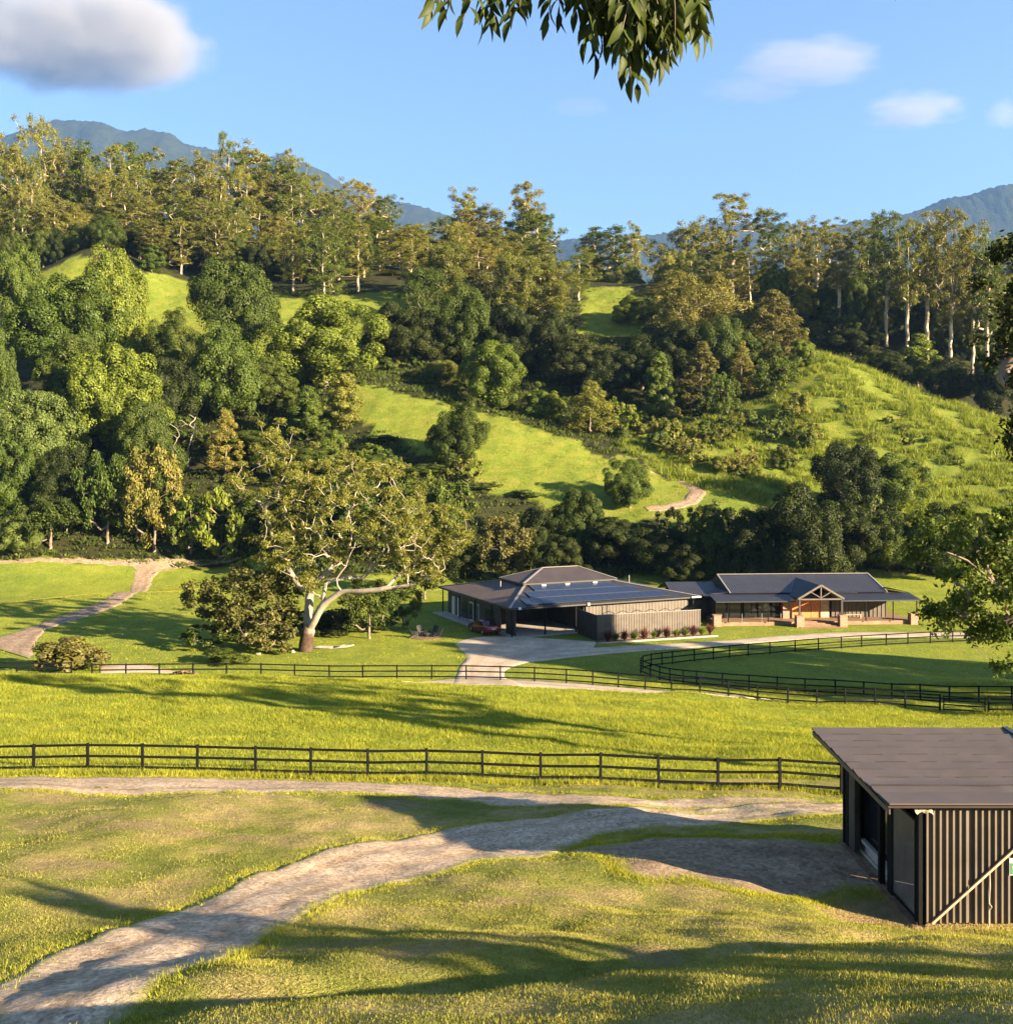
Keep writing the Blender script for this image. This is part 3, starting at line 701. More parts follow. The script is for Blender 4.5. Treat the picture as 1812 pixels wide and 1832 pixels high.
# hand-placed trees: kind, photo column, distance, top row, width, leaf, label
G1, G2, G3 = 'round dense trees on the left slope', 'trees in the gully behind the grassy spur', 'dark trees behind the houses'
for a in [
    # left slope
    ('R', 196, 236, 446, 130, 'leaf_bright', 'large bright round tree on the upper left slope beside the meadow, sunlit on its right', G1),
    ('R', 112, 226, 492, 175, 'leaf_mid', 'broad mid green tree with cauliflower clumps in front of the largest bright tree', G1),
    ('R', 36, 250, 440, 90, 'leaf_mid', 'round tree at the far left below the ridge forest, its crown top sunlit', G1),
    ('R', 422, 240, 472, 150, 'leaf_deep', 'deep green lumpy tree rising in front of the upper left meadow', G1),
    ('R', 582, 222, 528, 182, 'leaf_bright', 'bright yellow green round tree at the top left end of the grassy spur', G1),
    ('R', 398, 210, 580, 138, 'leaf_mid', 'round green tree directly below the deep green lumpy meadow tree', G1),
    ('R', 305, 226, 556, 95, 'leaf_deep', 'shaded dark tree between two sunlit ones under the upper left meadow', G1),
    ('R', 206, 197, 618, 160, 'leaf_bright', 'yellow green domed tree halfway down the left slope', G1),
    ('R', 72, 190, 700, 150, 'leaf_pale', 'large leaved pale green tree low on the left slope', G1),
    ('R', 16, 182, 775, 110, 'leaf_mid', 'loose green tree at the left edge halfway up from the dirt track', G1),
    ('B', 192, 179, 812, 112, 'leaf_mid', 'mid green tree above the track, left of the golden leaved tree', G1),
    ('B', 276, 178, 802, 115, 'leaf_gold', 'golden leaved tree with thin pale stems above the farm track', G1),
    ('R', 28, 177, 915, 85, 'leaf_pale', 'small sunlit tree beside the track at the left edge', G1),
    ('U', 392, 177, 886, 110, 'leaf_bright', 'bright spreading bush behind the left of the big gum', G1),
    ('U', 340, 178, 898, 80, 'leaf_bright', 'bright bush between the golden tree and the big gum', G1),
    ('O', 404, 850, 735, 75, 'leaf_gold', 'brownish conical tree behind the top of the big gum', G1),
    ('C', 551, 790, 692, 80, 'leaf_mid', 'upright green tree below the left end of the grassy spur', G1),
    ('C', 614, 768, 668, 66, 'leaf_olive', 'olive upright tree at the lower edge of the grassy spur', G1),
    ('R', 2, 200, 590, 60, 'leaf_mid', 'tree cut by the left edge beside the cauliflower tree', G1),
    ('R', 130, 208, 600, 120, 'leaf_deep', 'shaded tree between the cauliflower tree and the yellow green domed one', G1),
    ('R', 300, 205, 640, 110, 'leaf_dark', 'dark shaded tree left of the round green tree on the slope', G1),
    ('R', 480, 214, 640, 100, 'leaf_deep', 'shaded tree tucked left under the bright tree of the spur', G1),
    ('R', 265, 190, 720, 110, 'leaf_deep', 'shaded tree beside the bare white dead tree', G1),
    ('R', 110, 182, 800, 100, 'leaf_dark', 'dark tree in the shade above the left end of the track', G1),
    ('B', 245, 180, 880, 110, 'leaf_deep', 'low dark tree beneath the golden leaved tree', G1),
    ('B', 90, 178, 890, 120, 'leaf_deep', 'low dark tree standing over the left end of the farm track', G1),
    ('R', 450, 198, 770, 110, 'leaf_deep', 'shaded tree directly behind the upper limb of the big gum', G1),
    ('R', 530, 190, 800, 120, 'leaf_deep', 'dark tree behind the middle of the big gum crown', G1),
    ('R', 655, 184, 815, 100, 'leaf_mid', 'green tree behind the right half of the big gum crown', G1),
    ('B', 480, 179, 880, 110, 'leaf_deep', 'dark tree at the forest foot behind the gum trunk', G1),
    ('B', 590, 176, 880, 120, 'leaf_dark', 'very dark tree at the forest foot behind the big gum', G1),
    ('B', 700, 172, 880, 110, 'leaf_deep', 'dark tree at the forest foot right of the big gum crown', G1),
    ('U', 685, 196, 787, 62, 'leaf_pale', 'pale rounded shrub under the lower edge of the spur', G1),
    ('R', 760, 184, 830, 80, 'leaf_mid', 'green bush tree at the foot of the grassy spur behind the gum', G1),
    # spur
    ('R', 818, 838, 720, 96, 'leaf_deep', 'dark egg shaped tree alone on the face of the grassy spur', None),
    ('U', 836, 862, 822, 62, 'leaf_olive', 'olive bush below the dark egg shaped tree', None),
    ('U', 868, 180, 862, 60, 'leaf_pale', 'yellowish bush at the bottom of the spur left of the dark treeline', None),
    ('U', 940, 178, 878, 50, 'leaf_pale', 'thin yellowish bush in front of the lower spur grass', None),
    # gully
    ('R', 882, 216, 610, 116, 'leaf_bright', 'brightest yellow green tall round tree just behind the crest of the spur', G2),
    ('R', 790, 229, 645, 78, 'leaf_olive', 'olive tree left of the brightest spur tree', G2),
    ('U', 760, 226, 680, 60, 'leaf_bright', 'small bright bush left of the olive tree on the spur', G2),
    ('C', 962, 213, 683, 62, 'leaf_mid', 'dull green tree next right after the brightest spur tree', G2),
    ('C', 992, 213, 700, 50, 'leaf_bright', 'narrow bright tree leaning against the dull green tree on the crest', G2),
    ('O', 1056, 206, 682, 100, 'leaf_olive', 'tall feathery olive tree at the middle of the spur crest', G2),
    ('U', 1112, 209, 714, 60, 'leaf_bright', 'bright light green bush right of the feathery olive tree', G2),
    ('R', 705, 240, 540, 110, 'leaf_dark', 'dark tree in shade right of the bright tree on the spur end', G2),
    ('R', 765, 241, 560, 110, 'leaf_dark', 'dark shaded tree above the olive spur tree', G2),
    ('R', 835, 243, 512, 110, 'leaf_deep', 'dark broad tree in the gully over the brightest spur tree', G2),
    ('R', 905, 244, 545, 110, 'leaf_dark', 'dark gully tree behind the right side of the brightest spur tree', G2),
    ('R', 970, 244, 560, 110, 'leaf_dark', 'dark gully tree behind the pair on the crest', G2),
    ('R', 1030, 238, 600, 110, 'leaf_dark', 'dark gully tree above the feathery olive tree', G2),
    ('R', 1085, 236, 625, 100, 'leaf_dark', 'dark gully tree right above the feathery olive tree', G2),
    ('R', 1150, 239, 600, 110, 'leaf_dark', 'dark gully tree behind the slim bright conical one', G2),
    ('R', 1210, 241, 575, 110, 'leaf_dark', 'dark gully tree behind the brown she oak', G2),
    ('R', 1290, 241, 570, 110, 'leaf_deep', 'deep green tree under the golden brown spreading gum', G2),
    ('R', 1340, 239, 600, 90, 'leaf_deep', 'deep green tree left of the brown slope top tree', G2),
    ('C', 1179, 742, 630, 58, 'leaf_mid', 'slim conical green tree standing against the dark gully', G2),
    ('O', 1254, 738, 612, 82, 'leaf_brown', 'brown she oak standing above the scrubby slope', G2),
    ('O', 1326, 712, 612, 58, 'leaf_gold', 'slim golden she oak right of the brown she oak', G2),
    ('O', 1384, 246, 520, 118, 'leaf_brown', 'big brown green tree at the top of the right grassy slope', G2),
    ('C', 1438, 658, 590, 52, 'leaf_bright', 'small bright tree at the very crest of the right grassy slope', G2),
    ('C', 1640, 694, 598, 98, 'leaf_bright', 'fat conical bright tree alone on the crest of the right slope', None),
    ('R', 1590, 240, 630, 70, 'leaf_dark', 'dark tree at the left of the fat conical bright tree', None),
    ('R', 1700, 240, 640, 80, 'leaf_dark', 'dark tree at the right of the fat conical bright tree', None),
    ('R', 1770, 232, 640, 90, 'leaf_dark', 'dark tree low among the pale trunks at the right edge', None),
    ('R', 1520, 262, 590, 90, 'leaf_dark', 'dark undergrowth tree right of the crest of the right slope', None),
    ('B', 1290, 214, 668, 60, 'leaf_mid', 'green bush tree below the slim golden she oak', None),
    ('B', 1385, 222, 640, 90, 'leaf_mid', 'green bush tree at the left top of the right slope', None),
    # behind the houses
    ('B', 900, 150, 925, 110, 'leaf_brown', 'leafless looking grey brown tree behind the left roof end', G3),
    ('R', 962, 158, 908, 100, 'leaf_dark', 'dark tree behind the ridge of the larger house', G3),
    ('R', 1030, 160, 876, 96, 'leaf_deep', 'dark tree with a sunlit top behind the roof of the larger house', G3),
    ('R', 1126, 908, 822, 84, 'leaf_mid', 'mid green tree left of the hill track bend', G3),
    ('R', 1090, 156, 926, 110, 'leaf_dark', 'dark tree below the mid green one by the hill track', G3),
    ('R', 1180, 154, 944, 120, 'leaf_dark', 'dark tree behind the gap between the two houses', G3),
    ('R', 1270, 150, 905, 84, 'leaf_deep', 'dark tree behind the left wing of the smaller house', G3),
    ('R', 1345, 146, 912, 110, 'leaf_dark', 'very dark tree behind the ridge of the smaller house', G3),
    ('R', 1430, 144, 868, 160, 'leaf_dark', 'largest very dark round tree behind the smaller house', G3),
    ('R', 1510, 150, 905, 130, 'leaf_dark', 'very dark tree behind the right roof of the smaller house', G3),
    ('R', 1520, 172, 795, 130, 'leaf_dark', 'dark rounded tree on the lower right slope above the smaller house', G3),
    ('R', 1596, 170, 812, 110, 'leaf_mid', 'green tree joined to the right of the dark slope tree', G3),
    ('R', 1590, 152, 915, 110, 'leaf_deep', 'dark tree above the right veranda', G3),
    ('R', 1680, 150, 900, 120, 'leaf_deep', 'dark green tree behind the near tree at the right edge', G3),
    ('R', 1760, 150, 920, 120, 'leaf_deep', 'dark green tree behind the right end of the paddock', G3),
    ('R', 820, 152, 950, 100, 'leaf_dark', 'dark tree left of the larger house', G3),
    ('B', 760, 140, 985, 90, 'leaf_dark', 'low dark tree at the left end of the larger house', G3),
    ('R', 1000, 146, 960, 100, 'leaf_dark', 'lower dark tree directly over the ridge of the larger house', G3),
    ('R', 1230, 148, 975, 90, 'leaf_dark', 'low dark tree in the gap between the houses', G3),
    # near the big gum
    ('B', 436, 105, 1012, 212, 'leaf_brown', 'dark bronze leaved tree beside the big gum trunk', None),
    ('B', 660, 109, 1036, 110, 'leaf_deep', 'small dark round tree on the lawn right of the big gum', None),
    ('B', 722, 116, 1040, 70, 'leaf_deep', 'dark bushy tree behind the small lawn tree', None),
    ('U', 122, 92, 1146, 112, 'leaf_brown', 'wiry brown green bush at the farm track by the left fence', None),
    ('U', 476, 101, 1098, 110, 'leaf_brown', 'bronze bush between the bronze leaved tree and the big gum trunk', None),
    ('U', 372, 103, 1112, 90, 'leaf_deep', 'dark bush filling the left foot of the bronze leaved tree', None),
    ('U', 600, 112, 1096, 100, 'leaf_dark', 'dark bush in the hollow just behind the big gum trunk', None),
    ('U', 668, 114, 1102, 90, 'leaf_dark', 'dark bush behind the small round lawn tree', None),
    ('U', 540, 114, 1092, 100, 'leaf_dark', 'dark bush half hidden by the big gum trunk', None),
    ('U', 400, 96, 1168, 80, 'leaf_deep', 'low dark bush at the foot of the bronze leaved tree', None),
]: tree(*a)

# ridge forest ------------------------------------------------------------
SKY_X = [-60, 0, 40, 70, 110, 150, 210, 260, 330, 380, 410, 450, 520, 560, 600, 640, 690, 740, 780, 830, 860, 900, 940, 990, 1012, 1040, 1080, 1130, 1180, 1230, 1270, 1310, 1350, 1380, 1430, 1460, 1510, 1545, 1580, 1640, 1700, 1760, 1812, 1880]
SKY_Y = [235, 240, 225, 205, 240, 250, 250, 262, 280, 262, 243, 255, 268, 300, 315, 318, 340, 385, 392, 338, 362, 385, 328, 385, 445, 430, 405, 400, 420, 392, 395, 350, 372, 385, 402, 395, 415, 398, 378, 388, 375, 418, 430, 430]
def skyl(px): return float(np.interp(px, SKY_X, SKY_Y))
ORD = ['first', 'second', 'third', 'fourth', 'fifth', 'sixth', 'seventh', 'eighth', 'ninth', 'tenth', 'eleventh', 'twelfth', 'thirteenth', 'fourteenth', 'fifteenth', 'sixteenth', 'seventeenth', 'eighteenth', 'nineteenth', 'twentieth', 'twenty first', 'twenty second', 'twenty third', 'twenty fourth', 'twenty fifth', 'twenty sixth', 'twenty seventh', 'twenty eighth', 'twenty ninth', 'thirtieth', 'thirty first', 'thirty second', 'thirty third', 'thirty fourth']
LEAF_E = ['leaf_olive', 'leaf_olive', 'leaf_olive', 'leaf_gold', 'leaf_mid', 'leaf_olive', 'leaf_mid']
tall = [(-35, 0), (12, 8), (70, 0), (108, 20), (150, 6), (196, 12), (228, 4), (262, 10), (300, 35), (330, 8), (372, 10), (410, 0), (450, 4), (490, 25), (520, 2), (560, 14), (602, 22), (640, 4), (690, 10), (738, 20), (790, 8), (830, 0), (862, 4), (905, 18), (940, 0), (975, 14), (1048, 14), (1084, 2), (1130, 4), (1180, 8), (1230, 2), (1270, 12)]
for i, (px, dy) in enumerate(tall):
    D = 362 + 14 * math.sin(px * 0.7)
    tree('S' if i % 3 == 0 else 'E', px, D, skyl(px) + dy, 88 + 26 * math.sin(px * 1.3), LEAF_E[i % 7],
         'tall gum tree breaking the skyline of the ridge, %s counted from the left' % ORD[i], 'gum trees along the skyline')
rr = np.random.default_rng(77)
for row, (D0, drop, n, ww) in enumerate([(344, 55, 24, 84), (330, 105, 23, 80), (318, 150, 20, 72)]):
    for k in range(n):
        px = -40 + (1080 if row < 2 else 980) * (k + rr.uniform(0.1, 0.9)) / n
        if 960 < px < 1030 and row == 0: px -= 60
        D = D0 + rr.uniform(-5, 5); top = skyl(px) + drop * rr.uniform(0.75, 1.15) * (0.62 if px > 720 else 1.0)
        if row == 2 and 215 < px < 360: top = max(top, 380)
        tree('E', px, D, top, ww * rr.uniform(.8, 1.25), LEAF_E[rr.integers(7)],
             ['olive gum tree in the back of the ridge forest just below the skyline', 'olive gum tree halfway down the ridge forest', 'olive gum tree at the lower edge of the ridge forest above the meadow'][row],
             ['gum trees behind the skyline row', 'gum trees in the middle of the ridge forest', 'gum trees along the foot of the ridge forest'][row])
# dark small trees under the ridge forest edge
for k in range(18):
    px = -30 + 700 * (k + rr.uniform(.1, .9)) / 18; D = 312 + rr.uniform(-3, 8) + (8 if 200 < px < 360 else 0)
    x, y = at(px, D)
    plant('R', x, y, h1(x, y), rr.uniform(8, 12), rr.uniform(9, 15), 'leaf_deep' if k % 3 else 'leaf_dark', 'small shaded tree under the ridge gums at the upper meadow edge', 'shaded trees at the upper meadow edge')
tree('C', 272, 304, 438, 42, 'leaf_mid', 'small conical tree standing alone on the crest of the upper left meadow')
for j, (px, D, top, wd, leaf, lab) in enumerate([
    (735, 296, 405, 95, 'leaf_olive', 'leaning olive gum at the right of the upper meadow'),
    (640, 298, 400, 80, 'leaf_olive', 'olive gum with bare lower trunk in front of the middle meadow'),
    (800, 282, 440, 110, 'leaf_olive', 'wide olive gum above the dark gully'),
    (860, 288, 430, 100, 'leaf_gold', 'gold tinged gum above the brightest spur tree'),
    (920, 278, 455, 120, 'leaf_olive', 'broad dense olive gum above the gully'),
    (985, 280, 470, 100, 'leaf_olive', 'dull olive gum at the head of the gully'),
    (1035, 292, 452, 90, 'leaf_bright', 'bright yellow green gum below the gap in the skyline'),
    (580, 288, 400, 100, 'leaf_mid', 'green gum with dense crown behind the bright tree of the spur'),
    (525, 296, 395, 80, 'leaf_olive', 'olive gum at the end of the upper left meadow'),
    (760, 270, 480, 100, 'leaf_mid', 'green gum with low crown over the dark tree row'),
    (1130, 276, 528, 70, 'leaf_bright', 'bright young tree by the small central meadow'),
    (1160, 280, 545, 40, 'leaf_bright', 'small bright round tree beside the small central meadow')]):
    tree('R' if j > 9 else 'G' if j in (2, 4, 5, 9) else 'E', px, D, top, wd, leaf, lab, 'gum trees over the gully' if j < 10 else None, var=[3, 0, 1, 3, 0, 1, 1, 5, 0, 1, None, None][j])
tree('G', 1240, 262, 492, 185, 'leaf_gold', 'wide golden brown spreading tree on the edge of the gully', var=0)
for j in range(46):
    px = -40 + 1900 * (j + rr.uniform(.1, .9)) / 46; D = 372 if px < 700 else 345 - max(0, px - 1300) * .05; D += rr.uniform(-6, 6)
    x, y = at(px, D); plant('R', x, y, h1(x, y), rr.uniform(10, 14), max(6, min(rr.uniform(13, 20), zat(skyl(px) + 45, D) - h1(x, y))), ['leaf_olive', 'leaf_mid', 'leaf_olive'][j % 3], 'shaded bushy tree filling the gaps between ridge gum trunks', 'bushy trees between the ridge gums')
for j in range(20):
    px = 1380 + 480 * (j + rr.uniform(.1, .9)) / 20; D = (306 if j % 2 else 284) - max(0, px - 1500) * .07; x, y = at(px, D)
    plant('R', x, y, h1(x, y), rr.uniform(8, 12), rr.uniform(9, 15), ['leaf_mid', 'leaf_deep', 'leaf_olive'][j % 3], 'bushy tree standing between the pale trunks of the right hand ridge', 'bushy trees between the right hand trunks')
# right hand gums with bare trunks
for j, (px, D, top, wd, kd) in enumerate([(1310, 318, 346, 110, 'E'), (1376, 312, 378, 90, 'S'), (1425, 322, 400, 80, 'E'), (1462, 290, 394, 84, 'S'), (1500, 275, 412, 76, 'S'), (1540, 300, 398, 90, 'E'),
        (1585, 270, 378, 92, 'S'), (1622, 254, 412, 80, 'S'), (1658, 262, 386, 86, 'S'), (1700, 252, 374, 96, 'S'), (1738, 258, 405, 84, 'S'), (1765, 248, 430, 76, 'S'), (1800, 256, 425, 90, 'S'), (1850, 254, 430, 90, 'S')]):
    tree(kd, px, D, top, wd, ['leaf_olive', 'leaf_mid', 'leaf_olive', 'leaf_olive', 'leaf_gold'][j % 5], 'tall pale trunked gum on the right hand ridge, %s from its left end' % ORD[j], 'tall gums on the right hand ridge')
for j in range(26):
    px = 1180 + 660 * (j + rr.uniform(.1, .9)) / 26; D = (328 if j % 2 else 296) - max(0, px - 1450) * 0.09 + rr.uniform(-5, 5)
    tree('E', px, D, skyl(px) + rr.uniform(45, 120), 78 * rr.uniform(.8, 1.2), LEAF_E[rr.integers(7)], 'lower gum filling in between the tall pale trunks on the right hand ridge', 'lower gums of the right hand ridge')
for j in range(16):
    px = 1450 + 400 * (j + rr.uniform(.1, .9)) / 16; D = 268 - max(0, px - 1600) * 0.06 + rr.uniform(-4, 10)
    x, y = at(px, D); plant('B', x, y, h1(x, y), rr.uniform(5, 8), rr.uniform(4, 8), ['leaf_deep', 'leaf_dark', 'leaf_mid'][j % 3], 'dark bush tree at the feet of the right hand gums', 'bush trees under the right hand gums')

# shrubs: left slope understorey, scrubby right slope, forest foot
def shrubs(n, poly, leafs, wmin, wmax, label, group, dmin=150, hmul=0.75):
    poly = planpoly(poly, dmin); a = np.array(poly); k = 0
    while k < n:
        x = rr.uniform(a[:, 0].min(), a[:, 0].max()); y = rr.uniform(a[:, 1].min(), a[:, 1].max())
        if not inpoly(np.array([x]), np.array([y]), poly)[0]: continue
        ww = rr.uniform(wmin, wmax)
        plant('U', x, y, h1(x, y) - 0.1, ww, ww * hmul * rr.uniform(.75, 1.2), leafs[rr.integers(len(leafs))], label, group); k += 1
shrubs(40, [(1110, 790), (1150, 735), (1290, 715), (1400, 690), (1480, 760), (1420, 840), (1330, 860), (1200, 835)], ['leaf_olive', 'leaf_pale', 'leaf_mid', 'leaf_olive', 'leaf_gold'], 2.6, 5.5, 'low scrub bush on the rough part of the right slope', 'scrub bushes on the right slope')
shrubs(20, [(1420, 720), (1500, 690), (1640, 730), (1790, 790), (1790, 900), (1500, 890), (1380, 860)], ['leaf_olive', 'leaf_mid', 'leaf_deep', 'leaf_pale'], 1.2, 3.0, 'small scrub bush scattered over the open right slope', 'small bushes on the right slope')
shrubs(24, [(540, 770), (640, 800), (740, 850), (850, 895), (800, 915), (640, 875), (520, 815)], ['leaf_olive', 'leaf_pale', 'leaf_mid', 'leaf_bright'], 2.5, 5.0, 'bush at the lower edge of the grassy spur', 'bushes below the grassy spur')
shrubs(70, [(-40, 968), (-40, 760), (300, 740), (520, 830), (760, 900), (740, 950), (440, 968)], ['leaf_mid', 'leaf_deep', 'leaf_bright', 'leaf_deep', 'leaf_pale'], 3.0, 6.5, 'bush in the understorey of the left slope', 'understorey bushes of the left slope')
for j in range(20):
    px = 660 + 470 * (j + rr.uniform(.1, .9)) / 20; D = np.interp(px, [640, 900, 1160], [232, 217, 199]) + rr.uniform(0, 14); x, y = at(px, D); ww = rr.uniform(3, 5.5)
    plant('U', x, y, h1(x, y) - .1, ww, ww * .7, ['leaf_mid', 'leaf_deep', 'leaf_olive'][j % 3], 'bush behind the crest of the grassy spur', 'bushes behind the spur crest')
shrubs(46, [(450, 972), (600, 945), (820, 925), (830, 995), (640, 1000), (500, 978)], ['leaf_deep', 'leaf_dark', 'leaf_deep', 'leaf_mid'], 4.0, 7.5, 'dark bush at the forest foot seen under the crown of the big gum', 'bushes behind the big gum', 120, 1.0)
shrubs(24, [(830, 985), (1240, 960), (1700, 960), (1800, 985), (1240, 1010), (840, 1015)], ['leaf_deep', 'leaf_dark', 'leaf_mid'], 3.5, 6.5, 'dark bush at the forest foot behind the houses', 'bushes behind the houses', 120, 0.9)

# dead tree -----------------------------------------------------------------
def dead_tree():
    x, y = unproj(336, 836, 90); z = h1(x, y); r = np.random.default_rng(5); DD = y
    o = empty('dead_tree', (x, y, z), 0, 'bare white dead tree with upright branches among the left slope trees', 'dead tree')
    s_ = Skel(); b = s_.dense([(0, 0, -.5), (0.1, 0, .8), (0, 0, 1.6)], r=r, wob=.03)
    S = DD / F
    def q(px, py, dy=0): return np.array([(px - 336) * S, dy, zat(py, DD) - z])
    s_.grow([q(300, 757), q(312, 765, 1), q(326, 752, -1), q(338, 742), q(348, 745, 1), q(350, 770), q(344, 790, -1), q(318, 780, 1), q(300, 802, 1), q(306, 775, -1), q(334, 760, .5), q(352, 756, -1)], r, seg=4, bend=.12, rise=-.5, minz=0.4)
    v, f = s_.mesh(0.06, expo=2.0, r_base=.20)
    link('trunk', mesh_np('trunk', v, quads=f, mat=M['dead_wood'], smooth=True), o)
dead_tree()

# big spreading gum -----------------------------------------------------------
def big_gum():
    D = 102.0; S = D / F; px0, py0 = 548, 1165
    x0, y0 = at(px0, D); r = np.random.default_rng(19)
    o = empty('gum_tree', (x0, y0, 0), 0, 'big spreading gum with white forking limbs on the lawn left of the larger house', 'gum tree')
    def q(a, b, dy=0.0):           # zoomed tracing of the limbs to metres
        px, py = 300 + a * .331, 720 + b * .331
        return np.array([(px - px0) * S, dy, zat(py, D)])
    s_ = Skel()
    fork = s_.dense([q(745, 1362) + [0, 0, -.5], q(748, 1300), q(762, 1235)], step=.4)
    rt = s_.dense([q(795, 1180, -.4), q(832, 1110, -.8), q(880, 1062, -1.2)], fork, .5, .03, r)
    low = s_.dense([q(955, 1012, -1.6), q(1080, 1003, -2.4), q(1200, 985, -3), q(1320, 968, -3.4), q(1420, 925, -3.6), q(1510, 878, -3.4)], rt, .6, .035, r)
    lt = s_.dense([q(752, 1180, .5), q(752, 1100, 1.0), q(758, 1020, 1.2)], fork, .5, .03, r)
    n = len(s_.p)
    def near(a, b, dy):
        t = q(a, b, dy); return int(np.argmin(np.linalg.norm(np.array(s_.p) - t, axis=1)))
    s_.dense([q(852, 1000, -.6), q(872, 968, -.4), q(955, 952, 0.5), q(1030, 955, 1.2), q(1070, 930, 1.6), q(1090, 855, 2), q(1150, 838, 2.4)], near(865, 1075, -1), .5, .03, r)
    s_.dense([q(930, 940, -2), q(985, 870, -2.4), q(1010, 800, -2.6), q(1060, 700, -3)], near(960, 1010, -1.6), .6, .04, r)
    s_.dense([q(1280, 900, -2), q(1345, 850, -1.5), q(1440, 822, -1), q(1540, 775, -.6), q(1625, 715, 0)], near(1200, 985, -3), .6, .04, r)
    s_.dense([q(1105, 900, 1), q(1165, 790, 2), q(1230, 660, 3), q(1370, 552, 3.5)], near(1070, 930, 1.6), .7, .04, r)
    tl = s_.dense([q(705, 1012, 1.5), q(660, 960, 2), q(600, 880, 2.5), q(545, 780, 2.8), q(515, 680, 3), q(492, 600, 3)], near(758, 1030, 1.2), .7, .03, r)
    s_.dense([q(500, 560, 3), q(555, 535, 2.6), q(572, 490, 2.4), q(545, 440, 2.4), q(510, 350, 2.8)], tl, .6, .035, r)
    s_.dense([q(560, 460, 2.6), q(602, 400, 2.6), q(640, 270, 2.6), q(600, 200, 2.6)], near(565, 500, 2.4), .6, .035, r)
    s_.dense([q(420, 520, 3.2), q(320, 425, 3.4)], tl, .6, .035, r)
    s_.dense([q(870, 900, 2), q(850, 800, 3), q(785, 620, 3.6), q(745, 560, 3.8)], near(758, 1020, 1.2), .7, .04, r)
    s_.dense([q(930, 860, 3), q(960, 720, 4.2), q(900, 500, 5)], near(870, 900, 2), .7, .05, r)
    nmain = len(s_.p)
    tg = []
    polys = [([(290, 420), (420, 300), (480, 120), (600, 90), (690, 250), (690, 400), (620, 520), (470, 560)], 58, 3, 2.4),
             ([(640, 420), (740, 330), (900, 250), (1060, 300), (1240, 330), (1320, 440), (1400, 540), (1400, 760), (1300, 880), (1050, 860), (900, 860), (760, 900), (620, 900), (560, 700)], 225, 1.0, 4.6),
             ([(1250, 640), (1420, 560), (1560, 560), (1650, 640), (1640, 760), (1500, 860), (1480, 960), (1330, 950), (1250, 860)], 76, -1.6, 2.6),
             ([(480, 580), (620, 600), (600, 800), (660, 960), (560, 930), (500, 760)], 22, 2.6, 1.6),
             ([(330, 740), (430, 730), (560, 880), (500, 900)], 8, 2.6, 1.0),
             ([(720, 930), (820, 920), (830, 1020), (740, 1030)], 10, -1, 1.0)]
    for poly, n_, dy, sp in polys:
        a = np.array(poly); k = 0
        while k < n_:
            p = np.array([r.uniform(a[:, 0].min(), a[:, 0].max()), r.uniform(a[:, 1].min(), a[:, 1].max())])
            if inpoly(p[:1], p[1:], poly)[0]: tg.append(q(p[0], p[1], dy + r.normal() * sp)); k += 1
    s_.grow(tg, r, seg=5, bend=.13, rise=.25, minz=4.0)
    v, f = s_.mesh(0.026, expo=1.5, r_base=0.64, k=8, flare=.34)
    dark = v[:, 2] < 3.4
    me = mesh_np('trunk', v, quads=f, mat=M['bark_gum'], smooth=True)
    link('trunk', me, o)
    tg = np.array(tg); rad = r.uniform(.45, 1.05, len(tg))
    outw = np.tile([0, 0, .9], (len(tg), 1)) + r.normal(size=(len(tg), 3)) * .25
    v, f = clump_leaves(tg, rad, outw, 215, .30, .09, r, up=.45, squash=.68, jit=.7, droop=.5, shell=(.25, 1.1))
    link('crown', mesh_np('crown', v, quads=f, mat=M['leaf_gum']), o)
big_gum()

# near tree at the right edge --------------------------------------------------
def edge_tree(D, x0, y0, leaf, polys, low, label, seed):
    z0 = h1(x0, y0); r = np.random.default_rng(seed)
    o = empty('broadleaf_tree', (x0, y0, z0), 0, label, 'tree')
    def q(px, py, dy=0.0): return np.array([(px - CX) / F * D - x0, D - y0 + dy, zat(py, D) - z0])
    s_ = Skel()
    tr = s_.dense([(0, 0, -.5), (-.1, 0, 2.0), (.1, 0, 5.0), (-.1, .2, 9.0), (.2, 0, 14), (.2, 0, 20)], step=.7, r=r, wob=.03)
    def near(t): return int(np.argmin(np.linalg.norm(np.array(s_.p) - t, axis=1)))
    if low:
        s_.dense([q(1850, 1082), q(1800, 1062, -.5), q(1752, 1030, -.8), q(1715, 1000, -.8), q(1680, 985, -.6)], near(q(1960, 1120)), .5, .05, r)
        s_.dense([q(1760, 1010, .3), q(1745, 970, .6), q(1742, 955, .6)], near(q(1770, 1045, -.7)), .4, .05, r)
        s_.dense([q(1830, 1130, 1), q(1770, 1110, 1.4), q(1700, 1080, 1.6)], near(q(1960, 1150)), .5, .06, r)
    tg = []
    for poly, n_, dy, sp in polys:
        a = np.array(poly); k = 0
        while k < n_:
            p = np.array([r.uniform(a[:, 0].min(), a[:, 0].max()), r.uniform(a[:, 1].min(), a[:, 1].max())])
            if inpoly(p[:1], p[1:], poly)[0]: tg.append(q(p[0], p[1], dy + r.normal() * sp)); k += 1
    s_.grow(tg, r, seg=4, bend=.2, rise=.2, minz=6.8)
    v, f = s_.mesh(0.014, expo=2.2, r_base=.42, k=7, flare=.4)
    link('trunk', mesh_np('trunk', v, quads=f, mat=M['bark_brown'], smooth=True), o)
    tg = np.array(tg); rad = r.uniform(.4, .75, len(tg))
    outw = np.tile([0, 0, .4], (len(tg), 1)) + r.normal(size=(len(tg), 3)) * .3
    v, f = clump_leaves(tg, rad, outw, 110, .24, .13, r, up=.2, jit=.9, droop=.5, shell=(.1, 1.1))
    link('crown', mesh_np('crown', v, quads=f, mat=M[leaf]), o)
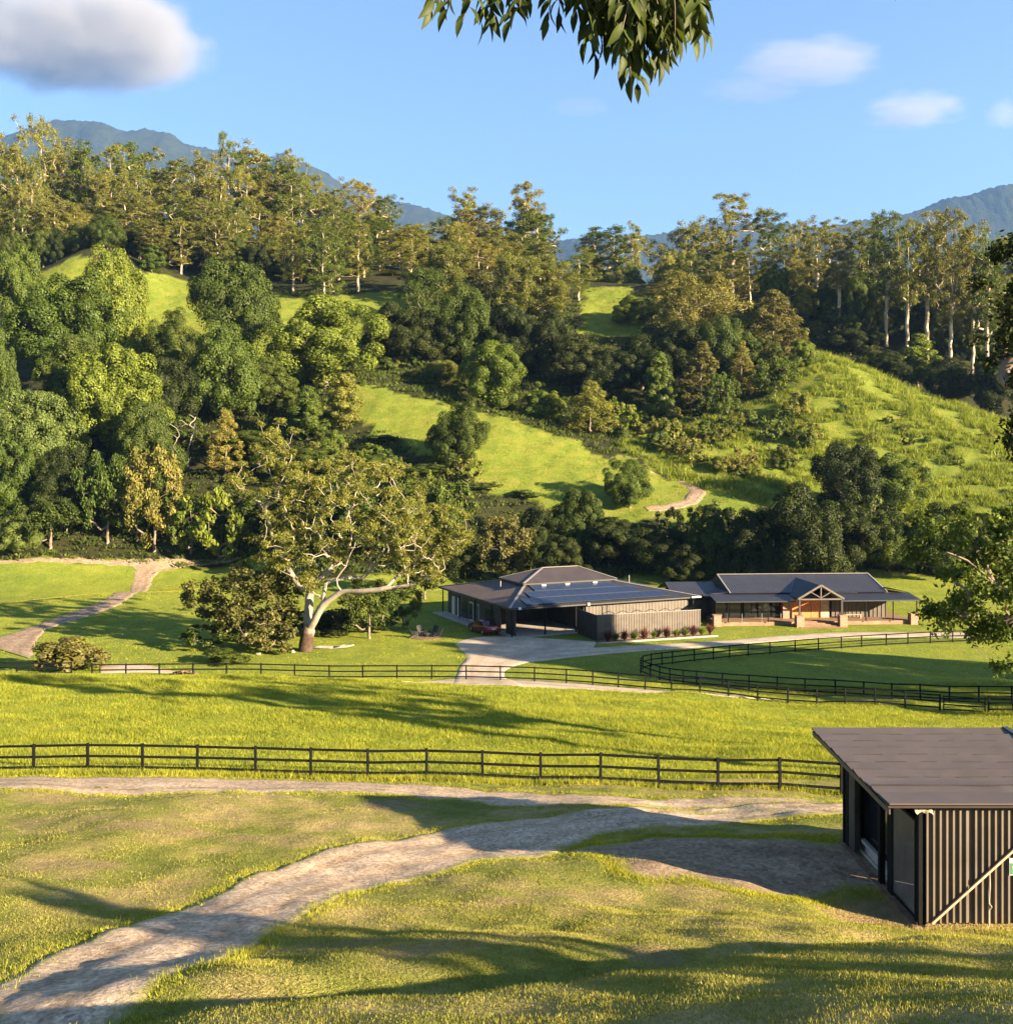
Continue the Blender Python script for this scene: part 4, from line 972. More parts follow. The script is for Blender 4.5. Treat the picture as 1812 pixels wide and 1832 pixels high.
edge_tree(46.0, 27.0, 47.0, 'leaf_mid', [([(1655, 935), (1710, 910), (1812, 920), (1860, 1000), (1860, 1060), (1760, 1075), (1690, 1070), (1650, 1040), (1640, 980)], 60, -.2, 1.2),
    ([(1660, 1085), (1695, 1075), (1695, 1110), (1662, 1130)], 6, .2, .4), ([(1695, 1085), (1812, 1090), (1812, 1150), (1745, 1155), (1725, 1120)], 16, .2, .8),
    ([(1765, 1130), (1830, 1090), (1850, 1215), (1800, 1205)], 14, .4, .7), ([(1860, 900), (2200, 760), (2250, 1000), (1860, 1150)], 74, 1, 2.6)], True,
    'near leafy tree reaching in from the right edge over the paddock fence', 23)
edge_tree(40.0, 25.5, 40.5, 'leaf_dark', [([(1808, 800), (1860, 700), (1860, 820), (1812, 825)], 11, .3, .8), ([(1802, 590), (1860, 560), (1860, 700), (1806, 690)], 16, .3, 1.0),
    ([(1786, 450), (1860, 420), (1860, 510), (1788, 500)], 17, .3, 1.0), ([(1815, 520), (1860, 500), (1860, 600), (1818, 600)], 8, .3, .9), ([(1860, 420), (2060, 360), (2100, 830), (1860, 850)], 46, 1, 2.0)], False,
    'tree with shade put into its leaf colour, ragged dark fringe along upper right edge', 24)  # crown standing in shade; the shade is put into the dark leaf colour


# branch overhead ----------------------------------------------------------------
def overhead():
    r = np.random.default_rng(29); D = 4.2
    tx, ty = 4.6, 3.4; tz = h1(tx, ty)
    o = empty('leafy_tree', (tx, ty, tz), 0, 'overhanging branch of drooping pointed leaves against the sky at the top', 'tree branch')
    def q(px, py, dy=0.0): return np.array([(px - CX) / F * (D + dy) - tx, D + dy - ty, CZ - (py - CY) * (D + dy) / F - tz])
    s_ = Skel()
    s_.dense([(0, 0, -.4), (.05, 0, 1.5), (-.05, 0, 3.2), (-.3, .1, 4.6), (-.6, .2, 5.6)], step=.3, r=r, wob=.01)
    def near(t): return int(np.argmin(np.linalg.norm(np.array(s_.p) - t, axis=1)))
    main = s_.dense([q(1900, -260), q(1500, -120), q(1260, -50), q(1100, -45, .05), q(940, -40, .1), q(800, -30, .1)], near(np.array([-.5, .2, 5.2])), .12, .004, r)
    leaves = []; stems = []
    def spray(a, b, dy, n, ll, side=1.0):
        A, B = q(*a, dy), q(*b, dy + r.uniform(-.05, .05)); k = near(A)
        L = np.linalg.norm(B - A)
        mid = (A + B) / 2 + np.array([r.uniform(-.02, .02), r.uniform(-.03, .03), .03])
        pts = [A, mid, B]
        s_.dense(pts, k, .05, .001, r)
        for i in range(n):
            t = (i + .8) / n; p = (1 - t) ** 2 * A + 2 * t * (1 - t) * mid + t * t * B
            dirv = unit((B - A)); sd_ = 1 if i % 2 else -1
            d = unit(dirv * .55 + np.array([sd_ * .75 * (1 - .4 * t), r.uniform(-.5, .5), -.55]) + r.normal(size=3) * .12)
            if i == n - 1: d = unit(dirv + np.array([0, 0, -.3]))
            leaves.append((p, d, ll * r.uniform(.75, 1.1)))
    ll = .105
    for a, b, dy, n in [((800, -30), (770, 14), .1, 6), ((830, -35), (800, 18), .1, 6), ((860, -40), (826, 36), .1, 8), ((880, -40), (860, 40), .12, 9), ((905, -38), (872, 28), .05, 7), ((940, -40), (912, 38), .1, 8), ((960, -42), (930, 12), .05, 6),
                        ((1000, -45), (978, 34), .08, 8), ((1010, -45), (1000, 24), .02, 7), ((1040, -45), (1030, 20), .1, 7), ((1065, -45), (1062, 96), .05, 10), ((1070, -30), (1050, 70), .12, 9), ((1090, -45), (1085, 78), 0, 9),
                        ((1115, -45), (1112, 120), .08, 11), ((1130, -40), (1140, 152), .04, 13), ((1120, 0), (1128, 140), .0, 10), ((1150, -45), (1160, 100), -.05, 10), ((1165, -45), (1172, 92), .1, 10), ((1180, -50), (1200, 90), .0, 11), ((1200, -50), (1206, 60), -.1, 9),
                        ((1215, -50), (1240, 70), .05, 10), ((1220, -50), (1262, 56), -.05, 10), ((1140, -45), (1150, 70), -.1, 9), ((1110, -45), (1096, 60), -.1, 9), ((1190, -50), (1180, 110), .12, 10), ((1230, -50), (1235, 30), .1, 7), ((1070, -45), (1110, 50), -.12, 8), ((1150, -40), (1128, 60), .15, 9), ((1160, -40), (1190, 60), -.15, 9), ((1090, -40), (1130, 90), .2, 9), ((1030, -45), (1052, 20), -.1, 7)]:
        spray(a, b, dy, n, ll)
    for i in range(30):
        a = (r.uniform(1065, 1250), r.uniform(-60, -20)); q_ = 1 - abs(a[0] - 1150) / 130
        spray(a, (a[0] + r.uniform(-30, 30), a[1] + 60 + 70 * max(0, q_) * r.uniform(.5, 1.1)), r.uniform(-.2, .25), 9, ll)
    for i in range(24):
        t = r.uniform(0, 1); a = (1080 + 220 * t + r.uniform(-40, 900 * t), -60 - 110 * t - r.uniform(0, 60)); spray(a, (a[0] + r.uniform(-40, 40), a[1] + r.uniform(20, 90)), r.uniform(-.2, .3), 7, ll)
    v, f = s_.mesh(0.0016, expo=2.0, r_base=.11, k=6, flare=.4)
    link('trunk', mesh_np('trunk', v, quads=f, mat=M['bark_brown'], smooth=True), o)
    V, Q = [], []
    for p, d, L in leaves:
        n_ = unit(np.cross(d, r.normal(size=3)) + np.array([.3, -.5, .5])); b = unit(np.cross(d, n_)); nn = np.cross(b, d)
        W = L * .175; k = len(V)
        prof = [(0, .04), (.12, .45), (.32, .95), (.55, .95), (.78, .55), (1.0, .0)]
        for t, wv in prof:
            c = p + d * L * t + nn * L * (.10 * math.sin(t * 3.1)) + np.array([0, 0, -.10 * L * t * t])
            V += [c - b * W * wv + nn * W * wv * .35, c, c + b * W * wv + nn * W * wv * .35]
        for i in range(len(prof) - 1):
            e = k + i * 3; Q += [(e, e + 1, e + 4, e + 3), (e + 1, e + 2, e + 5, e + 4)]
    link('crown', mesh_np('crown', np.array(V), quads=np.array(Q), mat=M['leaf_over'], smooth=True), o)
overhead()

# trees just outside the frame on the right: their shadows lie on the lawns in the photograph
for i, (x, y, h, wd, kd) in enumerate([(46, 74, 15, 12, 'B'), (58, 66, 19, 12, 'R'), (63, 70.5, 27, 9, 'R'), (69, 75, 15.5, 12, 'R'), (29.5, -1.5, 6.5, 3.0, 'B'), (31, -10, 5.0, 1.6, 'B')]):
    plant(kd, x, y, h1(x, y), wd, h, 'leaf_mid', 'tree outside the right edge whose shadow falls on the grass', 'trees beyond the right edge')

# ------------------------------------------------------------------ grass
def seg_dist_roads(x, y):
    m = np.zeros(x.shape, bool)
    for R_ in ROADS: m |= inpoly(x, y, [tuple(p) for p in R_])
    return m
def grass(name, x, y, hgt, wid, per, mat, seed, lean=.5, spread=.06):
    r = np.random.default_rng(seed)
    z = H(x, y); n = len(x) * per
    k = np.repeat(np.arange(len(x)), per)
    bx = x[k] + r.normal(size=n) * spread; by = y[k] + r.normal(size=n) * spread; bz = z[k] - .01
    a = r.uniform(0, 6.283, n); h = hgt[k] * r.uniform(.55, 1.2, n); w_ = wid * r.uniform(.7, 1.3, n)
    la = r.uniform(0, 6.283, n); ll = h * lean * r.uniform(.2, 1, n)
    dx, dy = np.cos(a) * w_ / 2, np.sin(a) * w_ / 2
    v = np.stack([np.c_[bx - dx, by - dy, bz], np.c_[bx + dx, by + dy, bz], np.c_[bx + np.cos(la) * ll, by + np.sin(la) * ll, bz + h]], 1).reshape(-1, 3)
    me = mesh_np(name, v, tris=np.arange(n * 3).reshape(-1, 3), mat=mat)
    return tag(link(name, me), kind='stuff')
def scatter(n, y0, y1, r, power=1.0, xpad=2.0, poly=None):
    y = y0 + (y1 - y0) * r.random(n) ** power
    x = (r.random(n) * 2 - 1) * (0.50 * y + xpad)
    keep = ~seg_dist_roads(x, y)
    shed = (np.abs(x - 11.75) < 2.4) & (np.abs(y - 27.3) < 3.0); keep &= ~shed
    return x[keep], y[keep]
g = np.random.default_rng(99)
x, y = scatter(150000, 8, 23, g, 0.9); c = .5 + .5 * np.clip(wave(x, y, 1.6, 5), -1, 1)
grass('bank_grass', x, y, .028 + .022 * c, .009, 3, M['blade_lawn'], 1, .6, .03)
x, y = scatter(85000, 21, 44.5, g, 1.0); c = np.clip(wave(x, y, 3.2, 11), -1, 1)
grass('lawn_grass', x, y, .030 + .028 * c.clip(0), .014, 3, M['blade_lawn'], 2, .6, .05)
x, y = scatter(115000, 44.6, 87, g, 1.0); c = np.clip(.5 + .5 * wave(x * .6, y, 6, 20), 0, 1)
grass('paddock_grass', x, y, .10 + .15 * c, .024, 5, M['blade'], 3, .7, .14)
# tufts along road edges and the shed wall
ex, ey = [], []
for R_ in ROADS[:3]:
    n = 5200; i = g.integers(0, len(R_) - 1, n); t = g.random(n)[:, None]
    e = R_[i] * (1 - t) + R_[i + 1] * t + g.normal(size=(n, 2)) * .22; ex.append(e[:, 0]); ey.append(e[:, 1])
n = 700; ex.append(g.uniform(9.7, 14.5, n)); ey.append(24.35 - np.abs(g.normal(size=n)) * .22)
ex = np.concatenate(ex); ey = np.concatenate(ey)
grass('verge_grass', ex, ey, g.uniform(.03, .12, len(ex)), .013, 5, M['blade'], 4, .7, .05)
# tall fringe under the near fence
n = 7000; fx = g.uniform(-26, 14, n); fy = np.interp(fx, [-23, -10, 3, 14], [45.4, 44.6, 42.8, 41.0]) + g.normal(size=n) * .22
grass('fence_grass', fx, fy, g.uniform(.10, .32, n), .022, 4, M['blade'], 5, .6, .08)
x = g.uniform(-70, 70, 90000); y = g.uniform(88, 178, 90000); k = ~seg_dist_roads(x, y) & ((y < 138) | inpoly(x, y, LEFT_FIELD)); x, y = x[k], y[k]
ca_, sa_ = math.cos(math.atan2(.417, .909)), math.sin(math.atan2(.417, .909)); du, dv = (x - .35) * ca_ + (y - 109) * sa_, -(x - .35) * sa_ + (y - 109) * ca_
k = ~((du > -1) & (du < 25) & (dv > -7) & (dv < 22)) & ~((x > 19) & (x < 48) & (y > 115.5) & (y < 132)); x, y = x[k], y[k]
grass('house_lawn', x, y, .06 + .05 * np.clip(wave(x, y, 5, 14), 0, 1), .05, 4, M['blade'], 10, .7, .25)
# hill grass
hx, hy = [], []
for i, poly in enumerate(GRASS_POLYS):
    a = np.array(poly); n = [36000, 60000, 26000, 5000, 5000, 4000][i]
    px_ = g.uniform(a[:, 0].min(), a[:, 0].max(), n); py_ = g.uniform(a[:, 1].min(), a[:, 1].max(), n)
    k = inpoly(px_, py_, poly); hx.append(px_[k]); hy.append(py_[k])
hx = np.concatenate(hx); hy = np.concatenate(hy); k = ~seg_dist_roads(hx, hy); hx, hy = hx[k], hy[k]
grass('hill_grass', hx, hy, .22 + .16 * np.clip(wave(hx, hy, 5, 30), -1, 1), .06, 5, M['blade_hill'], 6, .7, .3)
# coarse tussocks of the right slope
a = np.array(GRASS_POLYS[1]); n = 10000
tx = g.uniform(a[:, 0].min(), a[:, 0].max(), n); ty = g.uniform(a[:, 1].min(), a[:, 1].max(), n)
k = inpoly(tx, ty, GRASS_POLYS[1]) & (wave(tx, ty, 9, 3) > -.35); tx, ty = tx[k], ty[k]
grass('tussock_grass', tx, ty, g.uniform(.5, 1.35, len(tx)) , .13, 30, M['blade_hill'], 7, .85, .42)
# dry bank under the shed corner
n = 900; bx, by = g.uniform(8.2, 10.6, n), g.uniform(21.8, 24.0, n)
grass('dry_grass', bx, by, g.uniform(.05, .14, n), .016, 4, M['blade_dry'], 8, .9, .06)
# shaded forest floor litter
n = 14000; lx = g.uniform(-90, 95, n); ly = g.uniform(152, 300, n)
k = np.ones(n, bool)
for poly in GRASS_POLYS: k &= ~inpoly(lx, ly, poly)
k &= ~inpoly(lx, ly, LEFT_FIELD); lx, ly = lx[k], ly[k]
grass('undergrowth', lx, ly, g.uniform(.3, .9, len(lx)), .28, 18, M['leaf_deep'], 9, 1.3, .8)
# ------------------------------------------------------------------ fences
def fence(name, pts, hgt, rails, label, post=.11, rail=(.05, .10), ends=None, mat='black_timber'):
    x0, y0 = pts[0]; z0 = h1(x0, y0)
    o = empty(name, (x0, y0, z0), 0, label, 'fence')
    P3 = [np.array([x - x0, y - y0, h1(x, y) - z0]) for x, y in pts]
    proto = None
    for p in P3:
        if proto is None:
            b = MB().box((0, 0, hgt / 2 - .15), (post, post, hgt + .3))
            po = b.build('post', mat, o); proto = po
        else:
            po = proto.copy(); COL.objects.link(po); po.parent = o
        po.location = p
        po.rotation_euler = (random.uniform(-.012, .012), random.uniform(-.012, .012), random.uniform(-.06, .06))
    for f in rails:
        b = MB()
        for a, c in zip(P3[:-1], P3[1:]):
            j = random.uniform(-.012, .012)
            b.beam(a + [0, 0, hgt * f + j], c + [0, 0, hgt * f + random.uniform(-.012, .012)], *rail)
        b.build('rail', mat, o)
    return o
near_px = [-135, -38, 60, 157, 255, 353, 457, 556, 658, 763, 863, 967, 1074, 1178, 1284, 1395, 1505]
near_D = np.interp(near_px, [-135, 300, 900, 1505], [46.5, 45.3, 43.4, 40.8])
fence('rail_fence', [at(p, d) for p, d in zip(near_px, near_D)], 1.30, (.93, .56, .20), 'black three rail timber fence along the near edge of the sunlit paddock')
bp = [(-40, 84.0), (85, 84.5)]
fence('rail_fence', [at(p, 85.8) for p in (-60, -20, 30, 78, 128)], 1.25, (.93, .6, .27), 'short black rail fence at the left edge beside the wiry bush', post=.10)
back = [(165, 87.2), (225, 87.5), (285, 87.5), (345, 87.3), (405, 87), (467, 86.6), (527, 86.4), (589, 86.2), (649, 86), (710, 85.9), (772, 85.6), (834, 85.4), (895, 85.2), (956, 84.9), (1013, 84.4), (1060, 83.8), (1106, 83.0), (1154, 82.2), (1201, 81.6), (1252, 80.9), (1303, 80.3), (1355, 79.6), (1409, 78.9), (1461, 78.3), (1512, 77.7), (1565, 77.1), (1619, 76.5), (1681, 75.8)]
fence('rail_fence', [at(*p) for p in back], 1.25, (.94, .58, .22), 'long black rail fence between the paddock and the pale driveway')
fence('rail_fence', [at(1768, 75.2), at(1812, 74.8), at(1868, 74.3), at(1920, 73.8)], 1.25, (.94, .58, .22), 'black rail fence right of the open metal gate at the right edge')
up = [(1146, 92.0), (1150, 93.2), (1165, 94.2), (1184, 94.8), (1203, 95.4), (1242, 96.6), (1276, 97.6), (1305, 98.5), (1338, 99.3), (1377, 100.3), (1422, 101.4), (1464, 102.4), (1505, 103.3), (1541, 104.1), (1585, 105), (1624, 105.7), (1664, 106.3), (1704, 106.9), (1745, 107.4), (1790, 107.9), (1835, 108.3)]
fence('rail_fence', [at(*p) for p in up], 1.2, (.94, .55, .12), 'curving black rail fence on the house side of the inner paddock', post=.10)
lo = [(1146, 91.2), (1163, 89.6), (1180, 88.4), (1198, 87.4), (1222, 86.6), (1246, 86.0), (1292, 85.0), (1340, 84.3), (1390, 83.6), (1440, 82.9), (1494, 82.2), (1545, 81.6), (1595, 81), (1646, 80.4), (1698, 79.7), (1751, 79), (1810, 78.2), (1870, 77.4)]
fence('rail_fence', [at(*p) for p in lo], 1.25, (.94, .55, .18), 'curving black rail fence along the driveway side of the inner paddock', post=.10)
def gate():
    a, b = at(1688, 75.7), at(1762, 75.2); z0 = h1(*a)
    o = empty('farm_gate', (a[0], a[1], z0), 0, 'black five bar farm gate sagging across the driveway fence', 'gate')
    B = np.array([b[0] - a[0], b[1] - a[1], h1(*b) - z0]); A = np.zeros(3)
    up_ = np.array([0, 0, 1.0]); m = MB()
    for p in (A, B): m.beam(p + up_ * .05, p + up_ * 1.2, .07, .07)
    m.build('gate_stile', 'black_timber', o)
    for f in (.16, .45, .72, .95): MB().beam(A + up_ * 1.2 * f, B + up_ * 1.2 * f - up_ * .08, .05, .09).build('gate_bar', 'black_timber', o)
gate()

# ------------------------------------------------------------------ roofs
def sheet(b, poly, spacing=.30, amp=.035, thick=.06):
    """ribbed metal roof plane: poly[0]->poly[1] is the eave"""
    P_ = [Vector(p) for p in poly]; e = (P_[1] - P_[0]).normalized()
    nrm = (P_[1] - P_[0]).cross(P_[2] - P_[0]).normalized()
    if nrm.z < 0: nrm = -nrm
    t = nrm.cross(e).normalized()
    if t.z < 0: t = -t
    st = [((p - P_[0]).dot(e), (p - P_[0]).dot(t)) for p in P_]
    s0, s1 = min(q[0] for q in st), max(q[0] for q in st)
    ss = sorted(set([round(v, 4) for v in list(np.arange(s0 + .001, s1, spacing / 4))] + [round(q[0], 4) for q in st] + [s1 - .001]))
    def span(s):
        ts = []
        for i in range(len(st)):
            a, c = st[i], st[(i + 1) % len(st)]
            if abs(c[0] - a[0]) < 1e-6:
                if abs(a[0] - s) < 2e-3: ts += [a[1], c[1]]
                continue
            f = (s - a[0]) / (c[0] - a[0])
            if -1e-6 <= f <= 1 + 1e-6: ts.append(a[1] + f * (c[1] - a[1]))
        return (min(ts), max(ts)) if ts else (0, 0)
    prev = None
    for i, s in enumerate(ss):
        a, c = span(s); hgt = amp * (1 if int((s - s0) / (spacing / 4)) % 4 == 0 else 0)
        q = (P_[0] + e * s + t * a + nrm * hgt, P_[0] + e * s + t * c + nrm * hgt)
        if prev: b.quad(prev[0], q[0], q[1], prev[1])
        prev = q
    b.poly([p - nrm * thick for p in P_][::-1])
    return b
def board_wall(b, a, c, z0, z1, thick=.12, spacing=.35, batten=.035, side=1):
    """upright wall from a to c with vertical battens on one side"""
    a, c = Vector((a[0], a[1], 0)), Vector((c[0], c[1], 0)); d = (c - a); L = d.length; d.normalize(); n = Vector((d.y, -d.x, 0)) * side
    rz = math.atan2(d.y, d.x); m = (a + c) / 2
    b.box((m.x, m.y, (z0 + z1) / 2), (L, thick, z1 - z0), rz)
    k = int(L / spacing)
    for i in range(k + 1):
        p = a + d * (.03 + (L - .06) * i / max(1, k)) + n * (thick / 2 + batten / 2 - .002)
        b.box((p.x, p.y, (z0 + z1) / 2), (.06, batten, z1 - z0 - .01), rz)
    return b

# ------------------------------------------------------------------ larger house with carport
def house_large():
    o = empty('house', (0.35, 109.0, 0.02), math.atan2(.417, .909), 'long dark house with stepped hip roof, solar panels and open carport', 'house')
    W, Dp, E = 24.0, 21.0, 3.18
    u0, u1, v0, v1, zu = 4.6, 16.0, 5.9, 11.8, 4.75      # base of the raised roof
    A, B, C, D_ = (0, 0, E), (W, 0, E), (W, Dp, E), (0, Dp, E)
    a, b_, c, d = (u0, v0, zu), (u1, v0, zu), (u1, v1, zu), (u0, v1, zu)
    r = MB(); sheet(r, [A, B, b_, a]); sheet(r, [B, C, c, b_]); sheet(r, [C, D_, d, c])
    r.build('roof', 'roof_dark', o)
    r = MB(); sheet(r, [D_, A, a, d]); r.build('roof', 'roof_brown', o)
    z2 = zu + .22; zr = 6.28; g = .35
    a2, b2, c2, d2 = (u0 - g, v0 - g, z2), (u1 + g, v0 - g, z2), (u1 + g, v1 + g, z2), (u0 - g, v1 + g, z2)
    r0, r1 = (u0 + 3.7, (v0 + v1) / 2, zr), (u1 - 3.1, (v0 + v1) / 2, zr)
    r = MB(); sheet(r, [a2, b2, r1, r0]); sheet(r, [b2, c2, r1]); sheet(r, [c2, d2, r0, r1]); sheet(r, [d2, a2, r0])
    r.build('upper_roof', 'roof_upper', o)
    MB().box(((u0 + u1) / 2, (v0 + v1) / 2, zu + .05), (u1 - u0 - .1, v1 - v0 - .1, .5)).build('clerestory', 'dark_wall', o)
    k = MB(); up_ = Vector((0, 0, .05))
    for p, q in ((a2, r0), (b2, r1), (c2, r1), (d2, r0), (r0, r1), (A, a), (B, b_), (C, c), (D_, d)):
        k.beam(Vector(p) + up_, Vector(q) + up_, .26, .05)
    k.build('ridge_cap', 'ridge_metal', o)
    k = MB()
    for p, q in ((a2, b2), (b2, c2), (d2, a2), (c2, d2)): k.beam(Vector(p) - up_ * 1.6, Vector(q) - up_ * 1.6, .05, .16)
    for p, q in ((A, B), (B, C), (C, D_), (D_, A)): k.beam(Vector(p) - up_ * 2.2, Vector(q) - up_ * 2.2, .12, .16)
    k.build('gutter', 'char_metal', o)
    # soffit
    MB().box((W / 2, Dp / 2, E - .20), (W - .3, Dp - .3, .05)).build('soffit', 'dark_wall', o)
    # solar panels on the front slope
    sl = (zu - E) / v0; ang = math.atan(sl); pm = None
    for row in range(3):
        v = .38 + row * 1.76
        lo_, hi_ = .55 + (v + 1.65) * u0 / v0, W - .7 - (v + 1.65) * (W - u1) / v0
        n = int((hi_ - lo_) / 1.06)
        for i in range(n):
            if pm is None:
                q = MB(); q.box((0, 0, 0), (1.02, 1.66, .04)); pm = q.build('solar_panel', 'panel_blue', o)
                fr = MB()
                for sx in (-1, 1): fr.box((sx * .51, 0, .005), (.022, 1.70, .05))
                for sy in (-1, 1): fr.box((0, sy * .84, .004), (1.0, .022, .05))
                fm = fr.build('panel_frame', 'panel_edge', pm)
                p = pm
            else:
                p = pm.copy(); COL.objects.link(p); p.parent = o
                f2 = fm.copy(); COL.objects.link(f2); f2.parent = p
            p.location = (lo_ + .53 + i * 1.06, v + .83, E + (v + .83) * sl + .11); p.rotation_euler = (ang, 0, 0)
    # white roof brackets and eave flood lamps
    k = MB()
    for u in (6.6, 9.6, 13.2): k.box((u, v0 - .70, zu + .0), (.55, .24, .12))
    k.build('roof_bracket', 'white_paint', o)
    for u in (1.1, 9.4): MB().box((u, -.14, E - .06), (.30, .20, .24)).box((u, -.02, E - .06), (.1, .12, .1)).build('eave_lamp', 'white_paint', o)
    MB().box((W - .5, -.15, E - .05), (1.3, .18, .14)).build('eave_lamp', 'white_paint', o)
    k = MB()
    for u in (.35, 12.0, 23.4): k.tube([(u, .06, E - .1), (u, .30, E - .5), (u, .34, .1)], .045, 6)
    k.build('downpipe', 'char_metal', o)
    k = MB()
    for u, v in ((3.0, 9.0), (19.5, 8.0)): k.tube([(u, v, 3.5), (u, v, 5.0)], .06, 8)
    k.build('vent_pipe', 'ridge_metal', o)
    # walls
    w_ = MB()
    board_wall(w_, (1.0, 20.2), (1.0, 4.6), 0, 3.25, side=-1); w_.build('wall', 'dark_wall', o)
    w_ = MB(); board_wall(w_, (9.6, .9), (23.0, .9), 0, 3.2, spacing=.42, side=1); w_.build('wall', 'brown_screen', o)
    w_ = MB(); board_wall(w_, (23.0, 1.0), (23.0, 20.2), 0, 3.2, side=1); board_wall(w_, (1.1, 20.2), (22.9, 20.2), 0, 3.2)
    w_.build('wall', 'dark_wall', o)
    w_ = MB(); board_wall(w_, (9.5, 1.0), (9.5, 10.0), 0, 3.1, side=-1); board_wall(w_, (1.1, 10.0), (9.4, 10.0), 0, 3.1); w_.build('carport_wall', 'dark_wall', o)
    w_ = MB(); board_wall(w_, (1.0, .7), (1.0, 3.0), 0, 3.0, side=-1); w_.build('wall', 'dark_wall', o)
    for u in (.35, 4.3, 8.05): MB().box((u, .25, 1.5), (.13, .13, 3.0)).build('post', 'black_timber', o)
    for v in (5.5, 10.2, 15.0, 20.4): MB().box((.35, v, 1.5), (.11, .11, 3.0)).build('post', 'black_timber', o)
    MB().box((4.9, 5.0, .03), (9.2, 10.0, .10)).build('carport_floor', 'concrete', o)
    MB().box((.1, 12.5, .04), (2.0, 16.5, .09)).build('veranda_floor', 'concrete', o)
    for v, ww in ((12.7, 1.15), (10.7, .45), (16.7, .5), (18.3, .9)):
        dd = MB().box((.92, v, 1.12), (.06, ww, 2.2)).build('door', 'white_paint', o)
        MB().box((.87, v, 1.15), (.05, ww - .22, 1.9)).build('pane', 'dark_glass' if v < 16 else 'cream_sheet', dd)
    MB().box((.93, 14.7, 1.2), (.04, 1.8, 2.0)).build('window', 'dark_glass', o)
    MB().box((.93, 7.4, 1.3), (.04, 2.6, 1.5)).build('window', 'dark_glass', o)
house_large()
def screen():
    Ox, Oy = 9.4, 107.3
    o = empty('screen_wall', (Ox, Oy, 0.02), math.atan2(3.9, 11.4), 'tall ribbed brown metal screen wall beside the carport', 'fence')
    b = MB(); L = 12.1
    b.box((L / 2, 0, 1.37), (L, .05, 2.7))
    for i in range(41): b.box((.1 + i * (L - .2) / 40, -.045, 1.37), (.07, .045, 2.68))
    b.build('front_panel', 'brown_screen', o)
    b = MB(); b.box((-.01, 2.6, 1.37), (.05, 5.1, 2.7))
    for i in range(16): b.box((-.06, .2 + i * .32, 1.37), (.045, .07, 2.68))
    b.build('side_panel', 'dark_wall', o)
    MB().box((L / 2, 0, 2.74), (L + .06, .09, .05)).build('cap_rail', 'ridge_metal', o)
    b = MB()
    for i in range(7):
        n = []
        for q in range(9):
            t = q / 8; n.append((L * (.05 + .135 * i) + 1.5 * t, .15, 2.72 + .30 * math.sin(math.pi * t)))
        b.tube(n, .03, 5)
    b.build('hoop', 'black_timber', o)
    # garden bed in front
    bd = empty('garden_bed', (Ox, Oy, 0.02), math.atan2(3.9, 11.4), 'narrow kerbed garden bed in front of the brown screen wall', 'garden bed')
    MB().box((L / 2 + .4, -.75, .06), (L + 1.6, 1.2, .1)).build('soil', 'soil', bd)
    MB().box((L / 2 + .4, -1.4, .07), (L + 1.8, .12, .16)).build('kerb', 'concrete', bd)
screen()
def tuft_plant(x, y, hgt, n, mat, label, group, seed, wd=.045, arch=.9):
    r = np.random.default_rng(seed); z = h1(x, y)
    V, Q = [], []
    for i in range(n):
        a = r.uniform(0, 6.283); d = np.array([math.cos(a), math.sin(a), 0]); L = hgt * r.uniform(.7, 1.15); sp = arch * r.uniform(.15, 1)
        s_ = np.array([-d[1], d[0], 0]); k = len(V)
        for t in (0, .35, .7, 1.0):
            c = d * L * sp * t * t * .8 + np.array([0, 0, L * (t - .42 * sp * t * t)]) + d * .05
            w_ = wd * (1 - t) + .006
            V += [c - s_ * w_, c + s_ * w_]
        for q in range(3): e = k + q * 2; Q.append((e, e + 1, e + 3, e + 2))
    o = link('garden_plant', mesh_np('garden_plant', np.array(V), quads=np.array(Q), mat=M[mat])); o.location = (x, y, z + .05)
    return tag(o, label, 'plant', group)
for i, (px, red) in enumerate([(1087, 1), (1102, 0), (1117, 1), (1136, 0), (1152, 1), (1170, 0), (1192, 1), (1209, 0), (1226, 0), (1240, 1), (1255, 0), (1270, 1)]):
    t = (px - 1087) / 183.; D = 106.4 + 4.4 * t
    x, y = at(px, D)
    o_ = ['first', 'second', 'third', 'fourth', 'fifth', 'sixth', 'seventh']
    rl = [p for p, q in enumerate([1, 0, 1, 0, 1, 0, 1, 0, 0, 1, 0, 1][:i + 1]) if q == red]
    tuft_plant(x, y, 1.35 if red else 1.0, 150, 'leaf_red' if red else 'leaf_bright', ('dark red spiky plant before the screen wall, %s red one from the left' if red else 'green spiky plant before the screen wall, %s green one from the left') % o_[len(rl) - 1], 'spiky plants along the screen wall', 300 + i, .055)

